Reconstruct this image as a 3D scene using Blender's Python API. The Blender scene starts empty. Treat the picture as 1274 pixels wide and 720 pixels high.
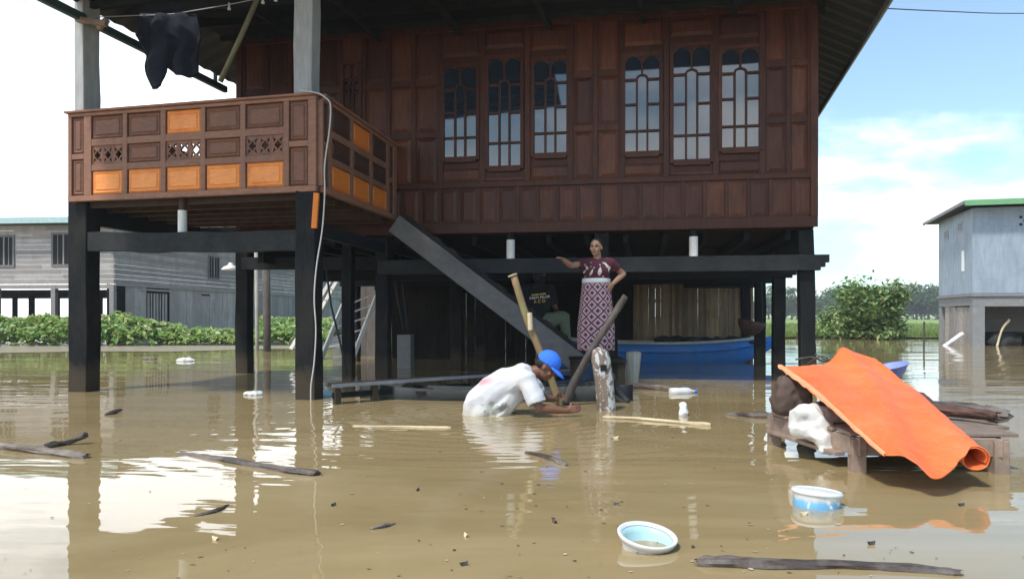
import bpy, bmesh, math, random
from mathutils import Vector, Matrix, noise as mnoise
from mathutils.bvhtree import BVHTree

R = math.radians
SC = bpy.context.scene
COL = SC.collection
F, CX, HY, EYE = 930.0, 637.0, 392.0, 0.95
rng = random.Random(7)


def P(px, py, d):
    return Vector(((px - CX) / F * d, d, EYE - (py - HY) / F * d))


def G(px, py, z=0.0):
    d = (EYE - z) * F / (py - HY)
    return Vector(((px - CX) / F * d, d, z))


# ------------------------------------------------------------------ materials
MATS = {}


def new_mat(name):
    m = bpy.data.materials.new(name)
    m.use_nodes = True
    nt = m.node_tree
    b = nt.nodes.get('Principled BSDF')
    MATS[name] = m
    return m, nt, b


def ramp(nt, fac, stops):
    r = nt.nodes.new('ShaderNodeValToRGB')
    el = r.color_ramp.elements
    while len(el) < len(stops):
        el.new(0.5)
    for e, (p, c) in zip(el, stops):
        e.position = p
        e.color = (*c, 1)
    nt.links.new(fac, r.inputs[0])
    return r.outputs[0]


def mixc(nt, a, b, fac, mode='MIX'):
    n = nt.nodes.new('ShaderNodeMix')
    n.data_type = 'RGBA'
    n.blend_type = mode
    for sock, v in ((n.inputs[0], fac), (n.inputs[6], a), (n.inputs[7], b)):
        if hasattr(v, 'links') or hasattr(v, 'is_linked'):
            nt.links.new(v, sock)
        elif isinstance(v, (int, float)):
            sock.default_value = v
        else:
            sock.default_value = (*v, 1)
    return n.outputs[2]


def coords(nt, scale=(1, 1, 1), kind='Object', rot=(0, 0, 0)):
    tc = nt.nodes.new('ShaderNodeTexCoord')
    mp = nt.nodes.new('ShaderNodeMapping')
    mp.inputs['Scale'].default_value = scale
    mp.inputs['Rotation'].default_value = rot
    nt.links.new(tc.outputs[kind], mp.inputs[0])
    return mp.outputs[0]


def noise(nt, vec, scale=5, detail=4, rough=0.6, dist=0.0):
    n = nt.nodes.new('ShaderNodeTexNoise')
    n.inputs['Scale'].default_value = scale
    n.inputs['Detail'].default_value = detail
    n.inputs['Roughness'].default_value = rough
    n.inputs['Distortion'].default_value = dist
    nt.links.new(vec, n.inputs['Vector'])
    return n.outputs[0]


def bump(nt, b, h, strength=0.3, dist=0.01):
    n = nt.nodes.new('ShaderNodeBump')
    n.inputs['Strength'].default_value = strength
    n.inputs['Distance'].default_value = dist
    nt.links.new(h, n.inputs['Height'])
    nt.links.new(n.outputs[0], b.inputs['Normal'])


def mul(c, k):
    return tuple(min(1, x * k) for x in c)


def surf(name, col, rough=0.7, grain=(4, 4, 4), var=0.35, stain=None, stain_amt=0.5, island=0.0,
         bump_s=0.25, spec=0.3, nscale=4, fine=None):
    """generic weathered surface: stretched grain, blotches, per-piece variation"""
    m, nt, b = new_mat(name)
    v = coords(nt, grain)
    n1 = noise(nt, v, nscale, 6, 0.65)
    c = ramp(nt, n1, [(0.25, mul(col, 1 - var)), (0.55, col), (0.8, mul(col, 1 + var))])
    if island:
        g = nt.nodes.new('ShaderNodeNewGeometry')
        f = ramp(nt, g.outputs['Random Per Island'], [(0, (1 - island,) * 3), (1, (1 + island * 0.6,) * 3)])
        c = mixc(nt, c, f, 1.0, 'MULTIPLY')
    if stain:
        v2 = coords(nt, (1, 1, 0.6))
        n2 = noise(nt, v2, 2.3, 5, 0.7, 0.3)
        f = ramp(nt, n2, [(0.45, (0, 0, 0)), (0.68, (stain_amt,) * 3)])
        c = mixc(nt, c, stain, f)
    nt.links.new(c, b.inputs['Base Color'])
    b.inputs['Roughness'].default_value = rough
    b.inputs['Specular IOR Level'].default_value = spec
    if bump_s:
        bump(nt, b, n1, bump_s, 0.006)
    return m


surf('varnished_wood', (0.078, 0.0245, 0.0110), 0.42, (7, 7, 0.9), 0.45, (0.030, 0.011, 0.008), 0.6, 0.35, 0.15, 0.2)
surf('varnished_panel', (0.104, 0.0325, 0.0145), 0.40, (9, 9, 0.8), 0.5, (0.04, 0.015, 0.010), 0.6, 0.45, 0.15, 0.22)
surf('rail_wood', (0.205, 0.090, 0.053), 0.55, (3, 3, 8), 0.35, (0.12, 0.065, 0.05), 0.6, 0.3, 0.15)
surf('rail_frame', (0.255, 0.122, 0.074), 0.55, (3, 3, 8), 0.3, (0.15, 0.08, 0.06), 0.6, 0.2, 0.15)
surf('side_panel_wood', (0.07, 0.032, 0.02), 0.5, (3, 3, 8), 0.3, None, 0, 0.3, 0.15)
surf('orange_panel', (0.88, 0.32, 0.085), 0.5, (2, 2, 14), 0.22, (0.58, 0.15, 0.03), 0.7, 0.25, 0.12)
surf('orange_side_panel', (0.70, 0.20, 0.03), 0.5, (2, 2, 14), 0.2, None, 0, 0.2, 0.12)  # darker copy of orange_panel, the dimmer porch side put into the colour
surf('dark_post', (0.013, 0.0145, 0.016), 0.65, (9, 9, 1.2), 0.5, (0.035, 0.031, 0.026), 0.5, 0.2, 0.4, 0.08)
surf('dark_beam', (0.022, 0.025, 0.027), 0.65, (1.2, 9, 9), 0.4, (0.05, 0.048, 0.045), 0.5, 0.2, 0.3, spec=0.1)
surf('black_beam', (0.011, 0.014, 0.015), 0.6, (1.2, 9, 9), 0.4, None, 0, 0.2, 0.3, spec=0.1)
_m, _nt, _b = MATS['dark_post'], MATS['dark_post'].node_tree, MATS['dark_post'].node_tree.nodes['Principled BSDF']
_c0 = _b.inputs['Base Color'].links[0].from_socket
_v = coords(_nt, (1, 1, 1))
_s = _nt.nodes.new('ShaderNodeSeparateXYZ')
_nt.links.new(_v, _s.inputs[0])
_n = noise(_nt, coords(_nt, (3, 3, 0.8)), 3, 5, 0.7)
_a = _nt.nodes.new('ShaderNodeMath')
_a.operation = 'MULTIPLY_ADD'
_nt.links.new(_n, _a.inputs[0])
_a.inputs[1].default_value = -0.45
_nt.links.new(_s.outputs[2], _a.inputs[2])
_f = ramp(_nt, _a.outputs[0], [(0.0, (0.75, 0.75, 0.75)), (0.10, (0.35, 0.35, 0.35)), (0.16, (0, 0, 0))])
_c1 = mixc(_nt, _c0, (0.060, 0.048, 0.032), _f)
_nt.links.new(_c1, _b.inputs['Base Color'])
surf('grey_post', (0.33, 0.335, 0.33), 0.75, (8, 8, 1.0), 0.25, (0.22, 0.22, 0.21), 0.6, 0.0, 0.3)
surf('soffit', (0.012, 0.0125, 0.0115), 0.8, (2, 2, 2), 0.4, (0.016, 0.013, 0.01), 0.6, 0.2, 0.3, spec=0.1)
surf('rafter', (0.016, 0.022, 0.018), 0.75, (2, 2, 2), 0.4, (0.04, 0.028, 0.017), 0.6, 0.4, 0.3, spec=0.1)
surf('green_timber', (0.035, 0.075, 0.075), 0.6, (2, 2, 2), 0.3, (0.06, 0.07, 0.06), 0.5, 0.2, 0.3)
surf('roof_metal', (0.022, 0.023, 0.022), 0.6, (3, 3, 3), 0.3, (0.06, 0.035, 0.025), 0.5, 0.0, 0.1)
surf('fascia', (0.22, 0.24, 0.25), 0.5, (3, 3, 3), 0.3, None, 0, 0.0, 0.1)
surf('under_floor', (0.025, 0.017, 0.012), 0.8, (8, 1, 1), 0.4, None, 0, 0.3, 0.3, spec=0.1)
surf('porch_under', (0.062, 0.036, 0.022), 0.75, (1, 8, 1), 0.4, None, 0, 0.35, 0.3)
surf('white_stub', (0.72, 0.72, 0.69), 0.5, (6, 6, 2), 0.1, (0.45, 0.42, 0.36), 0.6, 0.0, 0.1)
surf('stair_wood', (0.135, 0.13, 0.128), 0.75, (2, 2, 2), 0.25, (0.09, 0.088, 0.085), 0.6, 0.2, 0.3)
surf('stair_dark', (0.028, 0.025, 0.024), 0.8, (4, 4, 4), 0.3, None, 0, 0.3, 0.3, spec=0.1)
surf('weathered_plank', (0.30, 0.275, 0.26), 0.85, (0.6, 0.6, 7), 0.3, (0.19, 0.18, 0.18), 0.7, 0.3, 0.3)
surf('weathered_plank_side', (0.34, 0.305, 0.275), 0.85, (0.6, 0.6, 7), 0.3, (0.22, 0.205, 0.20), 0.7, 0.3, 0.3)
surf('weathered_upright', (0.385, 0.348, 0.315), 0.85, (4, 4, 0.5), 0.3, (0.25, 0.235, 0.20), 0.7, 0.35, 0.3)
surf('pale_plank', (0.38, 0.345, 0.32), 0.85, (0.6, 0.6, 7), 0.25, (0.24, 0.22, 0.21), 0.6, 0.3, 0.3)
surf('teal_fascia', (0.36, 0.50, 0.50), 0.6, (2, 2, 2), 0.15, None, 0, 0.0, 0.1)
surf('dark_opening', (0.012, 0.013, 0.014), 0.8, (2, 2, 2), 0.3, None, 0, 0, 0)
surf('window_frame_grey', (0.17, 0.165, 0.16), 0.7, (2, 2, 2), 0.2, None, 0, 0, 0.1)
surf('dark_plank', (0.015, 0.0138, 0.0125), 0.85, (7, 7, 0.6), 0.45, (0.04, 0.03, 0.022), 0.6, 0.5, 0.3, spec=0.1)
surf('dull_panel', (0.12, 0.105, 0.095), 0.85, (4, 4, 0.5), 0.35, (0.07, 0.06, 0.05), 0.6, 0.3, 0.3)
surf('bamboo_slat', (0.30, 0.21, 0.12), 0.8, (5, 5, 0.6), 0.4, (0.10, 0.065, 0.04), 0.6, 0.55, 0.3)
surf('bluegrey_render', (0.30, 0.36, 0.43), 0.75, (2.2, 2.2, 0.35), 0.2, (0.20, 0.24, 0.285), 0.6, 0.0, 0.2)
surf('concrete', (0.23, 0.235, 0.24), 0.85, (2, 2, 2), 0.2, (0.2, 0.2, 0.19), 0.6, 0.1, 0.3)
surf('green_roof_edge', (0.16, 0.36, 0.17), 0.55, (2, 2, 2), 0.15, None, 0, 0, 0.1)
surf('white_paint', (0.75, 0.76, 0.77), 0.5, (3, 3, 3), 0.08, None, 0, 0, 0.1)
surf('bark', (0.10, 0.075, 0.055), 0.9, (6, 6, 1.5), 0.4, None, 0, 0, 0.5)
surf('palm_bark', (0.16, 0.14, 0.12), 0.9, (2, 2, 8), 0.3, None, 0, 0, 0.5)
surf('driftwood', (0.13, 0.105, 0.088), 0.75, (2.5, 14, 14), 0.65, (0.30, 0.26, 0.22), 0.8, 0.2, 0.7)
surf('wet_driftwood', (0.060, 0.047, 0.040), 0.5, (2.5, 16, 16), 0.7, (0.21, 0.18, 0.155), 0.85, 0.2, 0.7)
surf('pale_stick', (0.55, 0.46, 0.30), 0.6, (2, 8, 8), 0.3, (0.35, 0.27, 0.16), 0.6, 0.0, 0.3)
surf('bamboo_pole', (0.23, 0.15, 0.075), 0.5, (8, 8, 1.2), 0.3, (0.20, 0.24, 0.08), 0.8, 0.0, 0.2)
surf('bamboo_cut', (0.62, 0.52, 0.36), 0.7, (8, 8, 8), 0.2)
surf('olive_pole', (0.20, 0.19, 0.11), 0.55, (8, 8, 1.2), 0.3, None, 0, 0.0, 0.2)
surf('grey_stick', (0.065, 0.054, 0.048), 0.75, (8, 8, 1.5), 0.4, (0.15, 0.125, 0.105), 0.6, 0.0, 0.4)
surf('mossy_stump', (0.36, 0.34, 0.29), 0.9, (8, 8, 0.8), 0.35, (0.22, 0.20, 0.15), 0.7, 0.0, 0.5)
surf('table_wood', (0.27, 0.20, 0.155), 0.75, (3, 3, 3), 0.35, (0.16, 0.12, 0.10), 0.7, 0.3, 0.4)
surf('reddish_log', (0.115, 0.062, 0.048), 0.75, (2, 2, 2), 0.5, (0.06, 0.04, 0.035), 0.7, 0.0, 0.6)
surf('brown_clay', (0.105, 0.075, 0.063), 0.75, (3, 3, 3), 0.25, (0.08, 0.065, 0.055), 0.7, 0.0, 0.25, spec=0.06)
surf('blue_paint', (0.035, 0.19, 0.56), 0.5, (1, 4, 4), 0.25, (0.09, 0.20, 0.42), 0.7, 0.0, 0.1)
surf('boat_trim', (0.015, 0.09, 0.30), 0.6, (3, 3, 3), 0.4, (0.12, 0.18, 0.28), 0.7)
surf('gunwale', (0.50, 0.50, 0.44), 0.6, (2, 2, 2), 0.2, None, 0, 0.0, 0.1)
surf('canoe_wood', (0.034, 0.036, 0.035), 0.6, (1, 6, 6), 0.3, (0.075, 0.08, 0.08), 0.6, 0.0, 0.3, spec=0.1)
surf('aluminium', (0.80, 0.80, 0.78), 0.4, (3, 3, 3), 0.1)
surf('pale_cable', (0.46, 0.44, 0.41), 0.6, (3, 3, 3), 0.1)
surf('black_cable', (0.03, 0.035, 0.05), 0.6, (3, 3, 3), 0.1)
surf('white_plastic', (0.62, 0.63, 0.62), 0.4, (5, 5, 5), 0.06, (0.6, 0.58, 0.52), 0.4, 0.0, 0.15)
surf('teal_plastic', (0.40, 0.60, 0.62), 0.35, (5, 5, 5), 0.06, None, 0, 0.0, 0.1)
surf('pale_hem', (0.74, 0.30, 0.15), 0.7, (6, 6, 6), 0.25, (0.50, 0.22, 0.11), 0.8, 0.0, 0.3)
surf('sack_cloth', (0.62, 0.62, 0.60), 0.8, (5, 5, 5), 0.15, (0.42, 0.40, 0.36), 0.5, 0.0, 0.3)
surf('violet_plastic', (0.22, 0.27, 0.62), 0.4, (5, 5, 5), 0.1)
surf('navy_cloth', (0.016, 0.020, 0.034), 0.9, (10, 10, 10), 0.3, None, 0, 0, 0.3)
surf('silt', (0.36, 0.305, 0.225), 0.28, (1, 1, 1), 0.15, (0.34, 0.29, 0.21), 0.6, 0, 0.2)
surf('flood_bed', (0.16, 0.12, 0.07), 0.9, (1, 1, 1), 0.3)
surf('hair', (0.012, 0.010, 0.009), 0.5, (30, 30, 5), 0.4, None, 0, 0, 0.4)
surf('skin', (0.34, 0.19, 0.125), 0.55, (8, 8, 8), 0.12, None, 0, 0, 0.05)
surf('skin_dark', (0.17, 0.08, 0.05), 0.5, (8, 8, 8), 0.15, None, 0, 0, 0.05)
surf('eye_dark', (0.02, 0.015, 0.012), 0.3)
surf('lip', (0.22, 0.07, 0.06), 0.5)
surf('cap_blue', (0.035, 0.16, 0.72), 0.8, (30, 30, 30), 0.12, None, 0, 0, 0.1)
surf('black_shirt', (0.014, 0.016, 0.020), 0.9, (10, 10, 10), 0.3, None, 0, 0, 0.3)
surf('olive_cloth', (0.17, 0.20, 0.13), 0.9, (10, 10, 10), 0.25, None, 0, 0, 0.3)
surf('motif_cloth', (0.60, 0.55, 0.50), 0.85)
surf('letter_white', (0.85, 0.82, 0.70), 0.8)
surf('letter_yellow', (0.80, 0.55, 0.16), 0.8)
surf('maroon_trim', (0.20, 0.02, 0.045), 0.8)


def glass_mat():
    m, nt, b = new_mat('window_glass')
    v = coords(nt, (1, 1, 1))
    n = noise(nt, v, 2.0, 2, 0.5)
    b.inputs['Base Color'].default_value = (0.018, 0.028, 0.042, 1)
    b.inputs['Roughness'].default_value = 0.04
    b.inputs['IOR'].default_value = 1.95
    b.inputs['Specular IOR Level'].default_value = 0.5
    bump(nt, b, n, 0.12, 0.01)


glass_mat()


def tarp_mat():
    m, nt, b = new_mat('orange_tarp')
    v = coords(nt, (1, 1, 1))
    n1 = noise(nt, v, 2.2, 5, 0.6, 0.4)
    c = ramp(nt, n1, [(0.28, (0.66, 0.125, 0.032)), (0.55, (0.75, 0.165, 0.048)), (0.75, (0.80, 0.215, 0.085))])
    n2 = noise(nt, v, 18, 5, 0.75, 0.6)
    n3 = noise(nt, v, 2.6, 3)
    sp = ramp(nt, n2, [(0.56, (0, 0, 0)), (0.68, (0.8, 0.8, 0.8))])
    sp2 = mixc(nt, sp, ramp(nt, n3, [(0.50, (0, 0, 0)), (0.62, (1, 1, 1))]), 1.0, 'MULTIPLY')
    c = mixc(nt, c, (0.42, 0.18, 0.09), sp2)
    n5 = noise(nt, coords(nt, (1, 1, 1)), 5, 6, 0.7, 1.2)
    sc_ = ramp(nt, n5, [(0.49, (0, 0, 0)), (0.50, (0.22, 0.22, 0.22)), (0.51, (0, 0, 0))])
    c = mixc(nt, c, (0.86, 0.48, 0.30), sc_)
    nt.links.new(c, b.inputs['Base Color'])
    b.inputs['Roughness'].default_value = 0.55
    b.inputs['Specular IOR Level'].default_value = 0.25
    vo = nt.nodes.new('ShaderNodeTexVoronoi')
    vo.feature = 'DISTANCE_TO_EDGE'
    vo.inputs['Scale'].default_value = 5.5
    nz_ = nt.nodes.new('ShaderNodeTexNoise')
    nz_.inputs['Scale'].default_value = 4
    nt.links.new(v, nz_.inputs['Vector'])
    vm = nt.nodes.new('ShaderNodeMix')
    vm.data_type = 'VECTOR'
    vm.inputs[0].default_value = 0.25
    nt.links.new(v, vm.inputs[4])
    nt.links.new(nz_.outputs['Color'], vm.inputs[5])
    nt.links.new(vm.outputs[1], vo.inputs['Vector'])
    cr = ramp(nt, vo.outputs['Distance'], [(0.0, (0, 0, 0)), (0.05, (0.6, 0.6, 0.6)), (0.3, (1, 1, 1))])
    hh = mixc(nt, cr, noise(nt, v, 26, 3), 0.35)
    bump(nt, b, hh, 0.28, 0.012)


tarp_mat()


def stump_paint_mat():
    m, nt, b = new_mat('peeling_post')
    v = coords(nt, (9, 9, 1.0))
    n1 = noise(nt, v, 3, 5)
    wood = ramp(nt, n1, [(0.3, (0.10, 0.078, 0.06)), (0.7, (0.24, 0.18, 0.14))])
    v2 = coords(nt, (1, 1, 0.55))
    n2 = noise(nt, v2, 15, 4, 0.7, 0.4)
    f = ramp(nt, n2, [(0.52, (0, 0, 0)), (0.56, (1, 1, 1))])
    c = mixc(nt, wood, (0.46, 0.47, 0.45), f)
    nt.links.new(c, b.inputs['Base Color'])
    b.inputs['Roughness'].default_value = 0.8
    bump(nt, b, n2, 0.4, 0.01)


stump_paint_mat()


def leaf_mat(name, cols, rough=0.55):
    m, nt, b = new_mat(name)
    g = nt.nodes.new('ShaderNodeNewGeometry')
    st = [(i / max(1, len(cols) - 1), c) for i, c in enumerate(cols)]
    c = ramp(nt, g.outputs['Random Per Island'], st)
    nt.links.new(c, b.inputs['Base Color'])
    b.inputs['Roughness'].default_value = rough
    tr = nt.nodes.new('ShaderNodeBsdfTranslucent')
    nt.links.new(c, tr.inputs[0])
    mx = nt.nodes.new('ShaderNodeMixShader')
    mx.inputs[0].default_value = 0.3
    nt.links.new(b.outputs[0], mx.inputs[1])
    nt.links.new(tr.outputs[0], mx.inputs[2])
    nt.links.new(mx.outputs[0], nt.nodes['Material Output'].inputs[0])


leaf_mat('hyacinth_leaf', [(0.05, 0.13, 0.02), (0.11, 0.23, 0.03), (0.17, 0.30, 0.045), (0.26, 0.35, 0.08), (0.44, 0.40, 0.18)], 0.4)
leaf_mat('bush_leaf', [(0.06, 0.12, 0.03), (0.09, 0.17, 0.04), (0.13, 0.22, 0.055), (0.19, 0.29, 0.08), (0.36, 0.38, 0.15)])
leaf_mat('tree_leaf', [(0.06, 0.11, 0.05), (0.08, 0.135, 0.06), (0.11, 0.165, 0.075)])
leaf_mat('palm_leaf', [(0.05, 0.085, 0.045), (0.08, 0.12, 0.06)])
leaf_mat('grass_blade', [(0.13, 0.19, 0.045), (0.17, 0.24, 0.06), (0.22, 0.27, 0.08)])


def litter_mat():
    m, nt, b = new_mat('litter')
    g = nt.nodes.new('ShaderNodeNewGeometry')
    c = ramp(nt, g.outputs['Random Per Island'], [(0.0, (0.05, 0.035, 0.02)), (0.45, (0.12, 0.085, 0.045)), (0.75, (0.20, 0.155, 0.085)), (0.9, (0.45, 0.40, 0.30))])
    nt.links.new(c, b.inputs['Base Color'])
    b.inputs['Roughness'].default_value = 0.7


litter_mat()


def field_mat():
    m, nt, b = new_mat('rice_field')
    v = coords(nt, (1, 0.4, 1))
    n1 = noise(nt, v, 0.6, 5, 0.7)
    n2 = noise(nt, v, 9, 4, 0.7)
    c = ramp(nt, n1, [(0.3, (0.19, 0.28, 0.06)), (0.6, (0.24, 0.33, 0.08)), (0.8, (0.31, 0.36, 0.11))])
    c = mixc(nt, c, ramp(nt, n2, [(0.3, (0.7, 0.7, 0.7)), (0.7, (1.1, 1.1, 1.1))]), 1.0, 'MULTIPLY')
    nt.links.new(c, b.inputs['Base Color'])
    b.inputs['Roughness'].default_value = 0.9
    bump(nt, b, n2, 0.6, 0.1)


field_mat()

MAN_AT = G(612, 515)


def water_mat():
    m, nt, b = new_mat('muddy_water')
    tc = nt.nodes.new('ShaderNodeNewGeometry')
    pos = tc.outputs['Position']

    def nz(sc, rot, detail, rough, dist=0.0):
        mp = nt.nodes.new('ShaderNodeMapping')
        mp.inputs['Scale'].default_value = sc
        mp.inputs['Rotation'].default_value = (0, 0, rot)
        nt.links.new(pos, mp.inputs[0])
        return noise(nt, mp.outputs[0], 1.0, detail, rough, dist)

    def math_(op, a, c):
        n = nt.nodes.new('ShaderNodeMath')
        n.operation = op
        for s, v in ((n.inputs[0], a), (n.inputs[1], c)):
            if hasattr(v, 'is_linked'):
                nt.links.new(v, s)
            else:
                s.default_value = v
        return n.outputs[0]

    big = nz((0.34, 1.55, 1), 0.12, 2, 0.45, 0.3)
    mid = nz((0.9, 5.2, 1), -0.10, 2, 0.45, 0.4)
    small = nz((3.5, 13, 1), 0.06, 2, 0.5)
    patch = nz((0.16, 0.3, 1), 0.0, 2, 0.5)
    # ripple rings where the man stirs the water
    d = nt.nodes.new('ShaderNodeVectorMath')
    d.operation = 'DISTANCE'
    nt.links.new(pos, d.inputs[0])
    d.inputs[1].default_value = MAN_AT
    wob = math_('ADD', d.outputs['Value'], math_('MULTIPLY', mid, 0.25))
    ring = math_('SINE', math_('MULTIPLY', wob, 36.0), 0.0)
    fall = math_('POWER', 2.718, math_('MULTIPLY', d.outputs['Value'], -0.75))
    ring = math_('MULTIPLY', ring, math_('MULTIPLY', fall, 0.11))
    pm = nt.nodes.new('ShaderNodeMapRange')
    pm.inputs[1].default_value = 0.35
    pm.inputs[2].default_value = 0.65
    pm.inputs[3].default_value = 0.25
    pm.inputs[4].default_value = 1.0
    nt.links.new(patch, pm.inputs[0])
    h = math_('ADD', math_('MULTIPLY', big, 1.15), math_('MULTIPLY', mid, 0.27))
    h = math_('ADD', h, math_('MULTIPLY', small, 0.028))
    h = math_('MULTIPLY', h, pm.outputs[0])
    sy = nt.nodes.new('ShaderNodeSeparateXYZ')
    nt.links.new(pos, sy.inputs[0])
    calm = nt.nodes.new('ShaderNodeMapRange')
    calm.inputs[1].default_value = 2.5
    calm.inputs[2].default_value = 6.5
    calm.inputs[3].default_value = 0.45
    calm.inputs[4].default_value = 1.0
    nt.links.new(sy.outputs[1], calm.inputs[0])
    h = math_('MULTIPLY', h, calm.outputs[0])
    h = math_('ADD', h, ring)
    mud = ramp(nt, nz((0.30, 0.75, 1), 0.1, 6, 0.65, 1.2), [(0.3, (0.250, 0.186, 0.088)), (0.5, (0.300, 0.226, 0.112)), (0.72, (0.350, 0.268, 0.142))])
    nt.links.new(mud, b.inputs['Base Color'])
    b.inputs['Roughness'].default_value = 0.015
    b.inputs['IOR'].default_value = 1.52
    b.inputs['Specular IOR Level'].default_value = 0.5
    bump(nt, b, h, 0.5, 0.035)


water_mat()


def skirt_mat():
    """diamond lattice print in white, plum and black"""
    m, nt, b = new_mat('skirt_print')
    tc = nt.nodes.new('ShaderNodeTexCoord')
    sep = nt.nodes.new('ShaderNodeSeparateXYZ')
    nt.links.new(tc.outputs['UV'], sep.inputs[0])

    def M(op, a, c=0.0):
        n = nt.nodes.new('ShaderNodeMath')
        n.operation = op
        for s, v in ((n.inputs[0], a), (n.inputs[1], c)):
            if hasattr(v, 'is_linked'):
                nt.links.new(v, s)
            else:
                s.default_value = v
        return n.outputs[0]

    k = 1 / 0.15
    x, y = M('MULTIPLY', sep.outputs[0], k), M('MULTIPLY', sep.outputs[1], k)
    a = M('ABSOLUTE', M('SUBTRACT', M('FRACT', M('ADD', x, y)), 0.5))
    c = M('ABSOLUTE', M('SUBTRACT', M('FRACT', M('SUBTRACT', x, y)), 0.5))
    mx = M('MAXIMUM', a, c)
    mn = M('MINIMUM', a, c)
    col = mixc(nt, (0.50, 0.38, 0.41), (0.10, 0.02, 0.04), M('GREATER_THAN', mx, 0.40))
    col = mixc(nt, col, (0.03, 0.015, 0.025), M('LESS_THAN', mx, 0.19))
    col = mixc(nt, col, (0.24, 0.07, 0.10), M('MULTIPLY', M('GREATER_THAN', mx, 0.24), M('LESS_THAN', mx, 0.30)))
    nt.links.new(col, b.inputs['Base Color'])
    b.inputs['Roughness'].default_value = 0.85


skirt_mat()


def bodice_mat():
    m, nt, b = new_mat('bodice_print')
    v = coords(nt, (1, 1, 0.8))
    vo = nt.nodes.new('ShaderNodeTexVoronoi')
    vo.inputs['Scale'].default_value = 17
    nt.links.new(v, vo.inputs['Vector'])
    f = ramp(nt, vo.outputs['Distance'], [(0.16, (1, 1, 1)), (0.24, (0, 0, 0))])
    n = noise(nt, v, 7, 1)
    f2 = ramp(nt, n, [(0.5, (0, 0, 0)), (0.56, (1, 1, 1))])
    f = mixc(nt, f, f2, 1.0, 'MULTIPLY')
    c = mixc(nt, (0.072, 0.010, 0.022), (0.55, 0.48, 0.44), f)
    nt.links.new(c, b.inputs['Base Color'])
    b.inputs['Roughness'].default_value = 0.85


bodice_mat()


def shirt_mat():
    m, nt, b = new_mat('white_shirt')
    v = coords(nt, (1, 1, 1))
    n = noise(nt, v, 6, 4)
    # wet, muddy hem and a faded print on the flank
    sep = nt.nodes.new('ShaderNodeSeparateXYZ')
    nt.links.new(v, sep.inputs[0])
    ad = nt.nodes.new('ShaderNodeMath')
    ad.operation = 'MULTIPLY_ADD'
    nt.links.new(n, ad.inputs[0])
    ad.inputs[1].default_value = 0.22
    nt.links.new(sep.outputs[2], ad.inputs[2])
    wet = ramp(nt, ad.outputs[0], [(0.10, (0.9, 0.9, 0.9)), (0.22, (0, 0, 0))])
    c = mixc(nt, (0.54, 0.54, 0.555), (0.42, 0.40, 0.34), wet)
    dd = nt.nodes.new('ShaderNodeVectorMath')
    dd.operation = 'DISTANCE'
    mp = nt.nodes.new('ShaderNodeMapping')
    mp.inputs['Scale'].default_value = (0.55, 0.0, 1.0)
    nt.links.new(v, mp.inputs[0])
    nt.links.new(mp.outputs[0], dd.inputs[0])
    dd.inputs[1].default_value = (0.02, 0, 0.07)
    n2 = noise(nt, v, 17, 3, 0.6)
    ad2 = nt.nodes.new('ShaderNodeMath')
    ad2.operation = 'MULTIPLY_ADD'
    nt.links.new(n2, ad2.inputs[0])
    ad2.inputs[1].default_value = 0.25
    nt.links.new(dd.outputs['Value'], ad2.inputs[2])
    pr = ramp(nt, ad2.outputs[0], [(0.155, (0.8, 0.8, 0.8)), (0.19, (0, 0, 0))])
    c = mixc(nt, c, (0.16, 0.18, 0.14), pr)
    # faded red print line along the spine
    d3 = nt.nodes.new('ShaderNodeVectorMath')
    d3.operation = 'DISTANCE'
    mp3 = nt.nodes.new('ShaderNodeMapping')
    mp3.inputs['Rotation'].default_value = (0, R(38), 0)
    mp3.inputs['Scale'].default_value = (0.26, 0.55, 1.0)
    nt.links.new(v, mp3.inputs[0])
    nt.links.new(mp3.outputs[0], d3.inputs[0])
    RED_AT = Matrix.Diagonal((0.26, 0.55, 1.0)) 
    d3.inputs[1].default_value = Matrix.Rotation(R(38), 3, 'Y') @ (RED_AT @ Vector((-0.07, -0.06, 0.315)))
    rd = ramp(nt, d3.outputs['Value'], [(0.018, (0.6, 0.6, 0.6)), (0.06, (0, 0, 0))])
    c = mixc(nt, c, (0.50, 0.10, 0.12), rd)
    nt.links.new(c, b.inputs['Base Color'])
    b.inputs['Roughness'].default_value = 0.7
    n3 = noise(nt, v, 9, 3)
    bump(nt, b, n3, 0.35, 0.02)


shirt_mat()


def tub_mat():
    """white paint tub with a blue printed band"""
    m, nt, b = new_mat('tub_print')
    tc = nt.nodes.new('ShaderNodeTexCoord')
    sep = nt.nodes.new('ShaderNodeSeparateXYZ')
    nt.links.new(tc.outputs['Object'], sep.inputs[0])
    n = noise(nt, tc.outputs['Object'], 14, 3)
    ad = nt.nodes.new('ShaderNodeMath')
    ad.operation = 'MULTIPLY_ADD'
    nt.links.new(n, ad.inputs[0])
    ad.inputs[1].default_value = 0.05
    nt.links.new(sep.outputs[2], ad.inputs[2])
    c = ramp(nt, ad.outputs[0], [(0.0, (0.08, 0.30, 0.62)), (0.055, (0.12, 0.38, 0.68)), (0.085, (0.2, 0.46, 0.70)),
                                (0.10, (0.62, 0.64, 0.63))])
    n2 = noise(nt, tc.outputs['Object'], 11, 2)
    f = ramp(nt, n2, [(0.60, (0, 0, 0)), (0.64, (0.9, 0.9, 0.9))])
    c = mixc(nt, c, (0.78, 0.82, 0.84), f)
    nt.links.new(c, b.inputs['Base Color'])
    b.inputs['Roughness'].default_value = 0.4


tub_mat()


# ------------------------------------------------------------------ mesh helpers
def frame_for(d):
    d = d.normalized()
    up = Vector((0, 0, 1)) if abs(d.z) < 0.95 else Vector((0, 1, 0))
    x = d.cross(up).normalized()
    return x, d.cross(x).normalized()


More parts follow.
